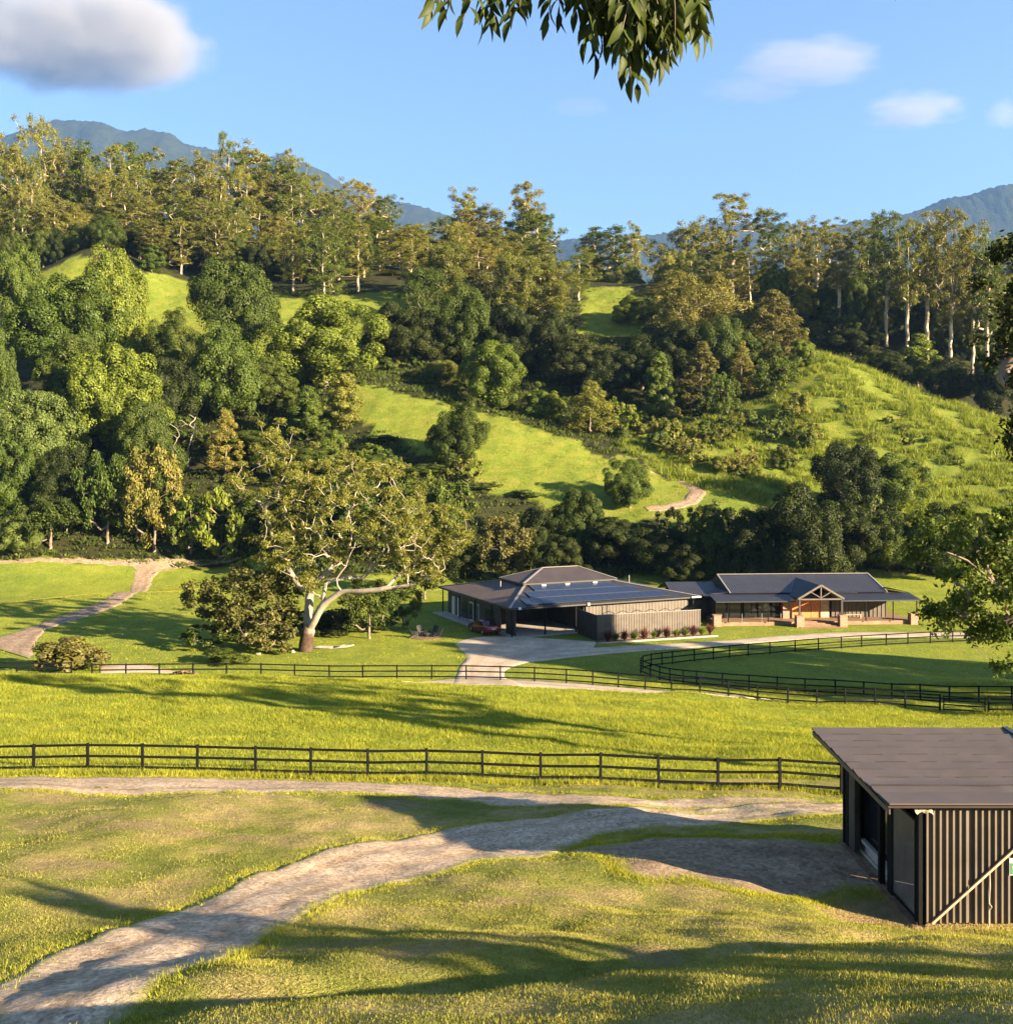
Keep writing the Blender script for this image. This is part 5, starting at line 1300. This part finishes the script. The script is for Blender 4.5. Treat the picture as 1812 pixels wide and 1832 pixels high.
# ------------------------------------------------------------------ smaller house
def house_small():
    o = empty('house', (23.9, 117.2, 0.02), math.radians(4), 'smaller dark house with brick piers, gabled porch and timber front doors', 'house')
    W = 23.0; dk = .42
    b = MB(); b.box((W / 2, 5.0, dk / 2), (W, 10.0, dk)); b.build('deck', 'deck', o)
    b = MB()
    for i in range(3): b.box((11.6, -.36 - i * .36, dk * (.75 - i * .25) - .05), (5.0, .36, .105))
    b.box((11.6, -.9, .02), (5.3, 2.3, .03)); b.build('steps', 'deck', o)
    ev, em, rd = 2.85, 3.28, 4.95
    r = MB(); sheet(r, [(-.3, -.4, ev), (9.0, -.4, ev), (9.0, 2.7, em), (-.3, 2.7, em)]); sheet(r, [(14.2, -.4, ev), (W + .6, -.4, ev), (W + .6, 2.7, em), (14.2, 2.7, em)])
    r.build('veranda_roof', 'roof_dark', o)
    r = MB(); sheet(r, [(2.2, 2.5, em + .12), (20.9, 2.5, em + .12), (20.9, 8.0, rd), (2.2, 8.0, rd)]); sheet(r, [(20.9, 13.5, em + .12), (2.2, 13.5, em + .12), (2.2, 8.0, rd), (20.9, 8.0, rd)])
    r.build('roof', 'roof_dark', o)
    r = MB(); sheet(r, [(-.6, 10.0, 2.9), (-.6, 2.7, 2.95), (2.2, 2.7, 3.5), (2.2, 10.0, 3.5)]); r.build('side_roof', 'roof_dark', o)
    r = MB(); sheet(r, [(W + .6, 2.7, em - .02), (W + .6, 9.5, 2.95), (20.9, 9.5, 3.6), (20.9, 2.7, em + .1)]); r.build('side_roof', 'roof_brown', o)
    cx, hw, pa, pe, fy = 11.6, 2.62, 4.66, 3.14, -1.1
    r = MB(); sheet(r, [(cx - hw, 6.5, pe), (cx - hw, fy, pe), (cx, fy, pa), (cx, 7.3, pa)], .3); sheet(r, [(cx + hw, fy, pe), (cx + hw, 6.5, pe), (cx, 7.3, pa), (cx, fy, pa)], .3)
    r.build('porch_roof', 'roof_dark', o)
    k = MB(); k.beam((2.2, 8, rd + .06), (20.9, 8, rd + .06), .3, .06)
    for x in (2.2, 20.9): k.beam((x, 2.5, em + .17), (x, 8, rd + .05), .14, .10)
    k.build('ridge_cap', 'ridge_metal', o)
    k = MB()
    k.beam((cx - hw - .05, fy - .05, pe - .02), (cx, fy - .05, pa + .02), .12, .22); k.beam((cx + hw + .05, fy - .05, pe - .02), (cx, fy - .05, pa + .02), .12, .22)
    k.beam((cx - hw + .2, fy, pe - .05), (cx + hw - .2, fy, pe - .05), .12, .16); k.beam((cx, fy, pe), (cx, fy, pa - .15), .12, .12)
    k.beam((cx, fy, pe + .1), (cx - 1.3, fy, pe + .85), .1, .1); k.beam((cx, fy, pe + .1), (cx + 1.3, fy, pe + .85), .1, .1)
    k.build('porch_truss', 'truss_grey', o)
    k = MB(); k.beam((-.3, -.45, ev - .06), (8.9, -.45, ev - .06), .12, .14); k.beam((14.3, -.45, ev - .06), (W + .6, -.45, ev - .06), .12, .14); k.build('gutter', 'char_metal', o)
    for x in (cx - 2.45, cx + 2.45): MB().box((x, fy + .1, 1.75), (.22, .22, 2.7)).build('porch_post', 'dark_wall', o)
    for x in (cx - 2.5, cx + 2.5, -.1, W - .2): MB().box((x, fy if abs(x - cx) < 3 else -.1, .62), (.85, .85, 1.25)).box((x, fy if abs(x - cx) < 3 else -.1, 1.27), (.95, .95, .06)).build('brick_pier', 'brick', o)
    for x in (1.2, 5.8, 17.2, 20.4, W + .2): MB().box((x, -.2, (ev + dk) / 2), (.10, .10, ev - dk)).build('post', 'black_timber', o)
    k = MB()
    for x in (0.4, 2.8, 5.1, 7.3): k.box((x, -.12, dk + .5), (.05, .05, .95))
    k.build('baluster', 'steel', o)
    # front wall, left glazed, middle timber doors, right battened
    MB().box((4.4, 3.06, 1.85), (8.0, .10, 2.9)).build('wall', 'dark_wall', o)
    for i, x in enumerate((1.2, 2.9, 4.6, 6.3, 7.7)):
        f = MB().box((x, 2.97, 1.6), (1.5 if i < 4 else 1.0, .08, 2.2)).build('window', 'black_timber', o)
        MB().box((x, 2.92, 1.6), (1.3 if i < 4 else .8, .05, 2.0)).build('pane', 'dark_glass', f)
    MB().box((8.95, 2.7, 1.75), (1.1, .7, 2.7)).build('brick_wall', 'brick', o)
    for x in (10.2, 11.35, 12.5):
        f = MB().box((x, 2.95, 1.5), (1.08, .10, 2.15)).build('door', 'timber_red', o)
        MB().box((x + .42, 2.87, 1.4), (.04, .06, .5)).build('handle', 'steel', f)
    MB().box((13.6, 2.95, 1.5), (1.0, .1, 2.15)).build('side_panel', 'timber_pale', o)
    MB().box((11.7, 3.10, 1.75), (5.0, .12, 2.7)).build('wall', 'dark_wall', o)
    w_ = MB(); board_wall(w_, (14.4, 3.0), (21.0, 3.0), dk, 3.2, spacing=.5, batten=.07); w_.build('wall', 'brown_screen', o)
    w_ = MB(); board_wall(w_, (21.0, 3.1), (21.0, 11.0), dk, 3.2); board_wall(w_, (.4, 11.0), (.4, 3.1), dk, 3.2); board_wall(w_, (20.8, 12.6), (.6, 12.6), 0, 3.3); w_.build('wall', 'dark_wall', o)
    for s, x in ((1, 2.22), (1, 20.88)): MB().poly([(x, 2.8, em), (x, 13.2, em), (x, 8, rd - .12)]).build('gable', 'dark_wall', o)
    bn = empty('bench', (24.0 + 16.3, 117.3 + 3.0, 0.44), math.radians(4), 'timber bench against the battened wall on the right veranda', 'bench')
    MB().box((0, 0, .45), (2.0, .4, .06)).build('seat', 'timber_pale', bn)
    for sx in (-.85, .85): MB().box((sx, 0, .21), (.08, .36, .42)).build('leg', 'timber_pale', bn)
    # left wing towards the larger house
    w_ = MB(); board_wall(w_, (-3.4, 5.0), (.3, 5.0), 0, 2.7); board_wall(w_, (-3.4, 12.0), (-3.4, 5.1), 0, 2.7); w_.build('wing_wall', 'dark_wall', o)
    r = MB(); sheet(r, [(-4.0, 4.2, 2.75), (1.9, 4.2, 2.75), (1.9, 9.0, 4.0), (-4.0, 9.0, 4.0)]); sheet(r, [(1.9, 13.8, 2.75), (-4.0, 13.8, 2.75), (-4.0, 9.0, 4.0), (1.9, 9.0, 4.0)]); r.build('wing_roof', 'roof_dark', o)
    MB().poly([(-3.38, 5, 2.6), (-3.38, 12.5, 2.6), (-3.38, 8.9, 3.8)]).build('gable', 'dark_wall', o)
house_small()

# ------------------------------------------------------------------ shed
def shed():
    X0, X1, Y0, Y1, zb = 9.8, 14.0, 24.55, 29.9, 7.72
    o = empty('shed', (X0, Y0, zb), 0, 'dark ribbed metal shed with a brown skillion roof in the right foreground', 'shed')
    def L(x, y, z): return (x - X0, y - Y0, z - zb)
    # skillion roof
    def rz(y): return 10.66 + (y - 24.2) * .0417
    r = MB(); r.box(L(11.775, 27.25, rz(27.25) - .045), (5.6, 6.05, .04))
    ys_ = [24.2, 25.42] + list(np.linspace(26.15, 30.3, 8))
    for i, (ya, yb) in enumerate(zip(ys_[:-1], ys_[1:])):
        hgt = .095 if i == 0 else .034 + .010 * (i % 3); n_ = 14
        for q in range(n_):          # sheets laid across, each a touch wavy
            xa, xb = 8.95 + 5.65 * q / n_, 8.95 + 5.65 * (q + 1) / n_
            wv = lambda x, y: .006 * math.sin(x * 2.1 + i) + .004 * math.sin(x * 5.3 + i * 2)
            r.quad(L(xa, ya, rz(ya)), L(xb, ya, rz(ya)), L(xb, yb + .02, rz(yb) + hgt + wv(xb, yb)), L(xa, yb + .02, rz(yb) + hgt + wv(xa, yb)))
            r.quad(L(xa, yb + .02, rz(yb) + hgt + wv(xa, yb)), L(xb, yb + .02, rz(yb) + hgt + wv(xb, yb)), L(xb, yb + .021, rz(yb) - .02), L(xa, yb + .021, rz(yb) - .02))
    for i, (ya, yb) in enumerate(zip(ys_[:-1], ys_[1:])):
        pass
    r.build('roof', 'roof_brown', o)
    r = MB()  # added dark strips stand in for the shadow lines of the sheet laps
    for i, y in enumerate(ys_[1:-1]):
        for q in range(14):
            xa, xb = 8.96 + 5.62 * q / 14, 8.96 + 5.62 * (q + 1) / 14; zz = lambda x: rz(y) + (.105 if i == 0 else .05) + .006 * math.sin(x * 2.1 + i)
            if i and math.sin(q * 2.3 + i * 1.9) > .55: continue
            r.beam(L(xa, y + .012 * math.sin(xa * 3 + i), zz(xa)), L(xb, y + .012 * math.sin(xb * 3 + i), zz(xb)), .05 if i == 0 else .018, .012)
    r.build('lap_shadow', 'char_metal', o)
    b = MB(); b.beam(L(8.97, 24.2, rz(24.2) - .09), L(8.97, 30.3, rz(30.3) - .09), .03, .12); b.beam(L(8.98, 30.28, rz(30.28) - .09), L(14.55, 30.28, rz(30.28) - .09), .03, .12); b.build('fascia', 'roof_brown', o)
    b = MB(); b.beam(L(14.62, 24.2, rz(24.2) + .02), L(14.62, 30.35, rz(30.35) + .02), .16, .12); b.build('gutter', 'panel_edge', o)
    top = 10.52
    # front wall: ribbed sheets with square ribs
    n = 28
    for k, (xa, xb) in enumerate(((X0 + .12, 11.06), (11.07, 12.5), (12.51, X1))):
        b = MB(); b.box(L((xa + xb) / 2, Y0, (zb + top) / 2 + .06), (xb - xa, .03, top - zb - .12)); x = xa + .04
        while x < xb - .03:
            b.box(L(x, Y0 - .045, (zb + top) / 2 + .06), (.044, .085, top - zb - .14)); x += .156
        b.build('front_panel', 'shed_metal', o)
    b = MB(); b.box(L(X0 + .05, Y0 + .04, (zb + top) / 2), (.16, .16, top - zb)); b.build('corner_post', 'black_timber', o)
    # side wall facing left: window bay, posts, mesh door
    b = MB()
    b.box(L(X0, 29.72, (zb + top) / 2), (.10, .36, top - zb)); b.box(L(X0, 29.86, (zb + top) / 2), (.16, .10, top - zb))
    b.build('post', 'black_timber', o); b = MB()
    b.box(L(X0, 27.02, (zb + top) / 2), (.14, .16, top - zb)); b.build('post', 'black_timber', o); b = MB(); b.box(L(X0, 26.35, (zb + top) / 2), (.10, .30, top - zb))
    b.build('post', 'black_timber', o)
    b = MB(); board_wall(b, L(X0 + .02, 29.5, 0)[:2], L(X0 + .02, 29.0, 0)[:2], .1, top - zb, side=-1, spacing=.16); b.build('side_wall', 'dark_wall', o)
    b = MB(); b.box(L(X0 + .35, 28.05, zb + 1.55), (.05, 1.9, 2.2)); b.build('window', 'dark_glass', o)
    b = MB(); b.box(L(X0 + .25, 28.05, zb + .42), (.20, 1.95, .10)); b.box(L(X0 + .32, 28.05, zb + .2), (.12, 1.95, .38)); b.build('sill', 'concrete', o)
    b = MB()
    for z in (zb + .32, top - .05): b.box(L(X0 + .3, 28.05, z + .12), (.09, 1.95, .10))
    for y in (27.12, 28.98): b.box(L(X0 + .3, y, (zb + top) / 2 + .2), (.09, .09, top - zb - .5))
    b.build('window_frame', 'black_timber', o)
    # mesh door
    y0, y1 = 24.72, 26.18
    d = MB()
    for y in (y0, y1): d.box(L(X0 - .01, y, (zb + top) / 2 - .1), (.06, .07, top - zb - .35))
    for z in (zb + .15, top - .32): d.box(L(X0 - .01, (y0 + y1) / 2, z), (.055, y1 - y0, .07))
    dd = d.build('door', 'black_timber', o)
    m = MB(); hh = top - zb - .5
    zz0 = .15; yy0, yy1 = y0 - Y0, y1 - Y0
    span = (yy1 - yy0); k = -hh
    while k < span:
        for sgn in (1,):
            pts = []
            ya, za = yy0 + k, zz0
            yb, zb2 = yy0 + k + hh, zz0 + hh
            if ya < yy0: za += yy0 - ya; ya = yy0
            if yb > yy1: zb2 -= yb - yy1; yb = yy1
            if yb - ya > .03:
                m.beam((-.012, ya, za), (-.012, yb, zb2), .006, .016)
                m.beam((-.020, ya, hh + 2 * zz0 - za), (-.020, yb, hh + 2 * zz0 - zb2), .006, .016)
        k += .085
    m.build('mesh', 'steel', dd)
    b = MB(); b.box(L(12.0, 27.25, zb + .02), (4.0, 5.0, .16)); b.build('floor', 'concrete', o)
    b = MB(); b.box(L(X0 - .08, 27.2, zb + .0), (.20, 5.5, .10)); b.build('slab_edge', 'soil', o)
    w_ = MB(); board_wall(w_, L(X1, Y0 + .1, 0)[:2], L(X1, Y1, 0)[:2], 0, top - zb - .02, side=1); board_wall(w_, L(X1 - .1, Y1 - .05, 0)[:2], L(X0 + .2, Y1 - .05, 0)[:2], 0, top - zb); w_.build('back_wall', 'dark_wall', o)
    MB().box(L(12.0, 26.9, 9.6), (.06, 4.6, 1.8)).build('partition', 'dark_wall', o)
    # torn pale sheet under the eave at the corner
    r = np.random.default_rng(4); g_ = 9; V = []
    for i in range(g_):
        for j in range(5):
            V.append((-.18 + .42 * i / 8, -.12 + .05 * r.normal() * .5 - .02 * j, 2.86 - .018 * j * (1 + .5 * math.sin(i * 1.7)) + r.normal() * .012))
    Q = [(i * 5 + j, i * 5 + j + 1, (i + 1) * 5 + j + 1, (i + 1) * 5 + j) for i in range(g_ - 1) for j in range(4)]
    link('torn_lining', mesh_np('torn_lining', np.array(V), quads=np.array(Q), mat=M['lining'], smooth=True), o)
    # diagonal batten
    b = MB(); b.beam(L(10.05, Y0 - .13, zb + .14), L(12.95, Y0 - .13, zb + 2.75), .05, .05); b.build('brace', 'timber_pale', o)
    # screw lines
    cb = MB()
    cb.tube([L(11.42, Y0 - .10, zb + 1.45), L(11.43, Y0 - .11, zb + 1.0), L(11.40, Y0 - .11, zb + .62), L(11.47, Y0 - .11, zb + .52), L(11.41, Y0 - .11, zb + .44), L(11.41, Y0 - .11, zb + .05)], .010, 5)
    cbo = cb.build('cord', 'cream_sheet', o)
    s_ = empty('sign', (12.14, Y0 - .10, zb + 1.47), 0, 'small green and white sign fixed to the ribbed shed wall', 'sign')
    MB().box((0, 0, 0), (.50, .015, .40)).build('board', 'white_paint', s_)
    MB().box((0, -.010, -.045), (.46, .010, .27)).build('green_field', 'sign_green', s_)
    q = MB()
    q.box((-.08, -.019, -.02), (.07, .006, .09)); q.box((-.17, -.019, .0), (.035, .006, .05)); q.box((-.14, -.019, -.03), (.05, .006, .03))
    q.box((.08, -.019, -.01), (.14, .006, .03)); q.box((.08, -.019, -.08), (.14, .006, .03))
    q.build('symbol', 'cream_sheet', s_)
shed()

# ------------------------------------------------------------------ car
def car():
    x, y = at(866, 112.5)
    o = empty('parked_car', (x, y, h1(x, y) + .07), math.radians(118), 'dark red sedan parked under the left eave of the larger house', 'car')
    # side profile along x (rear at -2.2), swept in sections across the width
    prof = [(-2.22, .42), (-2.25, .70), (-2.15, .92), (-1.50, .98), (-.95, 1.36), (-.1, 1.44), (.55, 1.36), (1.15, .98), (2.0, .82), (2.22, .62), (2.22, .36), (-2.1, .30)]
    ws = [(-.88, .0), (-.84, .04), (-.55, .07), (0, .08), (.55, .07), (.84, .04), (.88, .0)]
    V = []; n = len(prof)
    for (yy, cr) in ws:
        for (px, pz) in prof:
            top = max(0, pz - .95) / .5
            V.append((px * (1 - .03 * abs(yy)), yy * (1 - .22 * top), pz + cr * (1 if pz > .8 else 0) - .04))
    Q = []
    for i in range(len(ws) - 1):
        for j in range(n): Q.append((i * n + j, i * n + (j + 1) % n, (i + 1) * n + (j + 1) % n, (i + 1) * n + j))
    me = bpy.data.meshes.new('body'); me.from_pydata(V, [], Q + [tuple(range(n)), tuple(range(len(V) - 1, len(V) - n - 1, -1))]); me.materials.append(M['car_red'])
    b = link('body', me, o); bv = b.modifiers.new('bevel', 'BEVEL'); bv.width = .05; bv.segments = 2
    q = MB(); q.quad((-1.49, -.62, 1.04), (-1.49, .62, 1.04), (-1.0, .58, 1.40), (-1.0, -.58, 1.40)).build('rear_window', 'dark_glass', o)
    q = MB(); q.quad((1.13, -.62, 1.04), (1.13, .62, 1.04), (.60, .58, 1.40), (.60, -.58, 1.40)).build('windscreen', 'dark_glass', o)
    for s in (-1, 1):
        MB().poly([(-1.35, s * .875, .98), (1.0, s * .875, .98), (.5, s * .80, 1.33), (-.9, s * .80, 1.33)]).build('side_window', 'dark_glass', o)
        MB().box((-2.23, s * .66, .80), (.08, .36, .15)).build('tail_light', 'lamp_red', o)
        MB().box((2.18, s * .66, .68), (.10, .34, .13)).build('headlight', 'white_paint', o)
        for xx in (-1.35, 1.38):
            t = MB(); t.tube([(xx, s * .70, .30), (xx, s * .90, .30)], .31, 16); wh = t.build('wheel', 'tyre', o)
            MB().tube([(xx, s * .88, .30), (xx, s * .915, .30)], .19, 10).build('rim', 'steel', wh)
    MB().box((-2.27, 0, .68), (.03, .42, .12)).build('number_plate', 'white_paint', o)
car()

# ------------------------------------------------------------------ fire pit and chairs
def firepit():
    x, y = at(763, 110.0); z = h1(x, y)
    o = empty('fire_pit', (x, y, z), 0, 'low round fire pit on the lawn between dark armchairs', 'fire pit')
    b = MB(); k = 24
    b.tube([(0, 0, .02), (0, 0, .05)], 1.75, k); b.build('ring', 'soil', o)
    b = MB(); b.tube([(0, 0, .05), (0, 0, .18), (0, 0, .38), (0, 0, .42)], [.20, .34, .48, .46], k); b.build('bowl', 'char_metal', o)
    proto = None
    for i, (a, lab) in enumerate([(200, 'dark slatted garden armchair on the left of the fire pit'), (120, 'dark slatted garden armchair behind the fire pit, its back to the trees'), (60, 'dark slatted garden armchair behind the fire pit, nearer the house'), (-15, 'dark slatted garden armchair on the right of the fire pit, facing left')]):
        r_ = math.radians(a); cx_, cy_ = x + 1.35 * math.cos(r_), y + 1.35 * math.sin(r_)
        c = empty('garden_chair', (cx_, cy_, z + .05), r_ + math.pi / 2, lab, 'chair', 'armchairs around the fire pit')
        if proto is None:
            q = MB()
            for j in range(5): q.beam((-.24 + .12 * j, .30, .36), (-.24 + .12 * j, -.22, .26), .10, .025)
            s1 = q.build('seat', 'char_metal', c)
            q = MB()
            for j in range(5): q.beam((-.24 + .12 * j, -.20, .26), (-.26 + .13 * j, -.52, .98 - .04 * abs(j - 2)), .10, .025)
            s2 = q.build('backrest', 'char_metal', c)
            parts = [s1, s2]
            for s in (-1, 1):
                parts.append(MB().beam((s * .36, .36, .54), (s * .36, -.42, .50), .12, .03).build('armrest', 'char_metal', c))
                parts.append(MB().beam((s * .33, .32, 0), (s * .33, .32, .53), .05, .09).build('leg', 'char_metal', c))
                parts.append(MB().beam((s * .31, -.55, 0), (s * .31, .30, .38), .04, .10).build('leg', 'char_metal', c))
            proto = parts
        else:
            for p in proto:
                d = p.copy(); COL.objects.link(d); d.parent = c
        c.rotation_euler = (0, 0, r_ - math.pi / 2 + math.pi)
firepit()

# ------------------------------------------------------------------ rocks
def rock(px, py, D, s, label, seed, group, mat='rock'):
    r = np.random.default_rng(seed); x, y = at(px, D)
    V = []; Q = []; nu, nv = 10, 7
    for j in range(nv):
        for i in range(nu):
            th, ph = i / nu * 6.283, (j / (nv - 1) - .5) * 3.1
            d = np.array([math.cos(th) * math.cos(ph), math.sin(th) * math.cos(ph), math.sin(ph)])
            f = 1 + .22 * math.sin(d[0] * 4 + seed) + .18 * math.sin(d[1] * 5 + seed * 2) + .12 * math.sin(d[2] * 6 + seed)
            V.append(d * f * s * np.array([1, .8, .62]))
    for j in range(nv - 1):
        for i in range(nu): Q.append((j * nu + i, j * nu + (i + 1) % nu, (j + 1) * nu + (i + 1) % nu, (j + 1) * nu + i))
    o = link('rock', mesh_np('rock', np.array(V), quads=np.array(Q), mat=M[mat])); o.location = (x, y, h1(x, y) + s * .25)
    tag(o, label, 'rock', group)
rock(505, 0, 101.5, .38, 'pale boulder left of the big gum trunk, larger of the pair', 1, 'boulders by the big gum')
rock(524, 0, 101.0, .30, 'pale boulder touching the foot of the big gum trunk', 2, 'boulders by the big gum')
rock(462, 0, 100.0, .26, 'small boulder at the foot of the bronze leaved tree', 5, 'boulders by the big gum')
def rubble():
    x0, y0 = at(330, 88.6); r = np.random.default_rng(8); V = []; Q = []
    for i in range(260):
        c = np.array([r.normal() * 1.1, r.normal() * .5, 0]); c[2] = max(.02, .55 * math.exp(-(c[0] / 1.3) ** 2 - (c[1] / .7) ** 2)) - .02; s = r.uniform(.06, .17); k = len(V)
        for q in ((-1,-1,-1),(1,-1,-1),(1,1,-1),(-1,1,-1),(-1,-1,1),(1,-1,1),(1,1,1),(-1,1,1)): V.append(c + np.array(q) * s * r.uniform(.5, 1, 3))
        for f in ((0,3,2,1),(4,5,6,7),(0,1,5,4),(1,2,6,5),(2,3,7,6),(3,0,4,7)): Q.append(tuple(k + z for z in f))
    o = link('rubble_heap', mesh_np('rubble_heap', np.array(V), quads=np.array(Q), mat=M['soil'])); o.location = (x0, y0, h1(x0, y0))
    tag(o, kind='stuff')
rubble()
def fallen_log():
    x0, y0 = at(590, 103); o = link('fallen_log', None) if False else None
    b = MB(); r = np.random.default_rng(3)
    b.tube([(-2.2, 0, .12), (-1, .1, .18), (.2, -.05, .16), (1.6, .1, .22), (2.4, .3, .35)], [.10, .16, .17, .12, .05], 8)
    b.tube([(.2, 0, .18), (1.0, -.5, .35), (1.6, -.7, .55)], [.10, .07, .03], 6)
    o = b.build('fallen_log', 'dead_wood', None, smooth=True); o.location = (x0, y0, h1(x0, y0)); tag(o, 'fallen branch lying on the grass right of the big gum trunk', 'log')
fallen_log()

# ------------------------------------------------------------------ mountains
def mountain(name, prof, D, depth, seed, mat, xr):
    xs = np.linspace(xr[0], xr[1], 420); n = 120
    pk = np.interp(xs, [(p[0] - CX) / F * D for p in prof], [CZ - (p[1] - CY) * D / F for p in prof])
    t = np.linspace(-1, 1, n)
    Y = D + t[:, None] * depth + 0 * xs[None]; X = np.repeat(xs[None], n, 0)
    base = 20.0
    f = np.where(t < 0, 1 - np.abs(t) ** 1.15, 1 - np.abs(t) ** 1.6)[:, None]
    sx = X + (Y - D) * 0.35
    rid = wave(sx, Y, D * .16, seed) * .5 + wave(sx, Y * .6, D * .07, seed + 9) * .3
    Z = base + (pk[None] - base) * f * (1 + 0.16 * rid * np.clip(np.abs(t) * 3, 0, 1)[:, None])
    r = np.random.default_rng(seed)
    Z = Z + (r.random(Z.shape) ** 2) * D * .0024 + r.random(Z.shape) * D * .0006
    i = np.arange(n - 1)[:, None] * 420; j = np.arange(419)[None]
    q = np.stack([i + j, i + j + 1, i + 420 + j + 1, i + 420 + j], -1).reshape(-1, 4)
    o = link(name, mesh_np(name, np.c_[X.ravel(), Y.ravel(), Z.ravel()], quads=q, mat=mat)); return tag(o, kind='structure')
def mtn_mat():
    m, t, o = newmat('mountain_forest')
    f = noise(t, .012, 6, .7); g_ = noise(t, .07, 4, .7)
    c = ramp(t, f, [(.3, (.018, .027, .012)), (.7, (.045, .055, .022))])
    c = mixc(t, 1.0, c, ramp(t, g_, [(.3, (.6, .62, .6)), (.7, (1.35, 1.3, 1.2))]), 'MULTIPLY')
    pbr(t, o, c, .95, bump(t, g_, 1.0, 6.0), spec=.05); return m
M['mountain'] = mtn_mat()
mountain('mountain', [(-900, 420), (-300, 300), (-60, 262), (40, 236), (75, 222), (105, 214), (180, 222), (225, 236), (262, 231), (305, 240), (335, 260), (380, 266), (440, 282), (510, 281), (545, 292), (580, 308), (612, 329), (660, 352), (720, 363), (760, 372), (790, 384), (850, 410), (930, 440), (1100, 520), (1500, 640)], 7600, 2200, 2, M['mountain'], (-6200, 2600))
mountain('mountain', [(500, 640), (800, 520), (940, 436), (1005, 431), (1060, 428), (1130, 424), (1190, 418), (1260, 402), (1330, 398), (1420, 402), (1540, 430), (1800, 500), (2300, 640)], 7000, 1400, 12, M['mountain'], (-1900, 4700))
mountain('mountain', [(1100, 640), (1350, 470), (1470, 410), (1540, 396), (1640, 380), (1690, 358), (1735, 352), (1770, 339), (1812, 330), (1900, 306), (2050, 300), (2300, 360), (2700, 600)], 5600, 1500, 22, M['mountain'], (800, 5600))

# ------------------------------------------------------------------ clouds
def cloud(px, py, wpx, hpx, D, dens, label, seed, thick=.6, flat=.35, tint=(.74, .715, .67), stretch=(1.0, 1.0, .55)):
    x, y = at(px, D); z = zat(py, D); a, b, c = wpx / F * D / 2, wpx / F * D / 2 * thick, hpx / F * D / 2
    v = []; q = MB().box((0, 0, 0), (2, 2, 2))
    m, t, o = newmat('cloud'); 
    tc = N(t, 'ShaderNodeTexCoord'); sp = N(t, 'ShaderNodeSeparateXYZ'); t.links.new(tc.outputs['Object'], sp.inputs[0])
    n1 = noise(t, 2.0, 7, .6, vec=tc.outputs['Object'], mapscale=stretch)
    mp = t.nodes[-2]
    mp.inputs['Location'].default_value = (seed * 3.7, seed * 1.3, seed * 2.1)
    ln = N(t, 'ShaderNodeVectorMath', operation='LENGTH'); t.links.new(tc.outputs['Object'], ln.inputs[0])
    def mth(op, a_, b_):
        k = N(t, 'ShaderNodeMath', operation=op)
        for i_, u in enumerate((a_, b_)):
            if isinstance(u, (int, float)): k.inputs[i_].default_value = u
            else: t.links.new(u, k.inputs[i_])
        return k.outputs[0]
    s_ = mth('SUBTRACT', 1.0, ln.outputs['Value'])              # 1 in the middle, 0 at the ellipsoid
    n2 = mth('MULTIPLY', mth('SUBTRACT', n1, 0.5), 2.1)
    d_ = mth('ADD', mth('MULTIPLY', s_, 1.25), n2)
    below = mth('MULTIPLY', mth('MAXIMUM', mth('SUBTRACT', -flat, sp.outputs[2]), 0.0), 1.4)
    d_ = mth('SUBTRACT', d_, below)
    mr = N(t, 'ShaderNodeMapRange'); mr.interpolation_type = 'SMOOTHSTEP'; t.links.new(d_, mr.inputs[0]); mr.inputs[1].default_value = 0.15; mr.inputs[2].default_value = .70
    edge = N(t, 'ShaderNodeMapRange'); edge.interpolation_type = 'SMOOTHSTEP'; t.links.new(s_, edge.inputs[0]); edge.inputs[1].default_value = 0.0; edge.inputs[2].default_value = .3
    den = mth('MULTIPLY', mth('MULTIPLY', mr.outputs[0], edge.outputs[0]), dens)
    pv = N(t, 'ShaderNodeVolumePrincipled'); pv.inputs['Color'].default_value = (*tint, 1); pv.inputs['Anisotropy'].default_value = .2
    t.links.new(den, pv.inputs['Density']); t.links.new(pv.outputs[0], o.inputs['Volume'])
    m.cycles.volume_step_rate = 1.2 if hasattr(m, 'cycles') else 1
    ob = q.build('cloud', m); ob.location = (x, y, z); ob.scale = (a, b, c)
    tag(ob, label, 'cloud')
    return ob
PEACH = (.66, .61, .585); STREAK = (.8, .8, 1.3)
cloud(120, 78, 620, 250, 13000, .0030, 'large soft grey based cloud at the upper left corner', 1)
cloud(1445, 112, 330, 120, 13000, .0008, 'long pale cloud at the upper right', 2, tint=PEACH, stretch=STREAK)
cloud(1345, 162, 220, 80, 13200, .0005, 'faint small cloud just below the long pale one', 3, tint=PEACH, stretch=STREAK)
cloud(1635, 198, 230, 90, 13000, .0012, 'small puffy cloud above the right mountain', 4, tint=PEACH, stretch=STREAK)
cloud(1800, 205, 110, 80, 13000, .0011, 'small cloud cut by the right edge', 5, tint=PEACH)
cloud(1040, 192, 140, 50, 13200, .0003, 'very faint wisp of cloud below the overhanging branch', 6, tint=PEACH, stretch=STREAK)

# ------------------------------------------------------------------ haze
def haze():
    m, t, o = newmat('haze')
    pv = N(t, 'ShaderNodeVolumePrincipled'); pv.inputs['Color'].default_value = (.27, .50, 1.0, 1)
    pv.inputs['Density'].default_value = HAZE; pv.inputs['Anisotropy'].default_value = .25
    t.links.new(pv.outputs[0], o.inputs['Volume'])
    x0, x1, y0, y1, z0, z1 = -7300, 6300, -45, 10400, -8, 3300
    b = MB().box(((x0 + x1) / 2, (y0 + y1) / 2, (z0 + z1) / 2), (x1 - x0, y1 - y0, z1 - z0)).build('haze', m)
    tag(b, kind='stuff')
HAZE = 0.000052
haze()
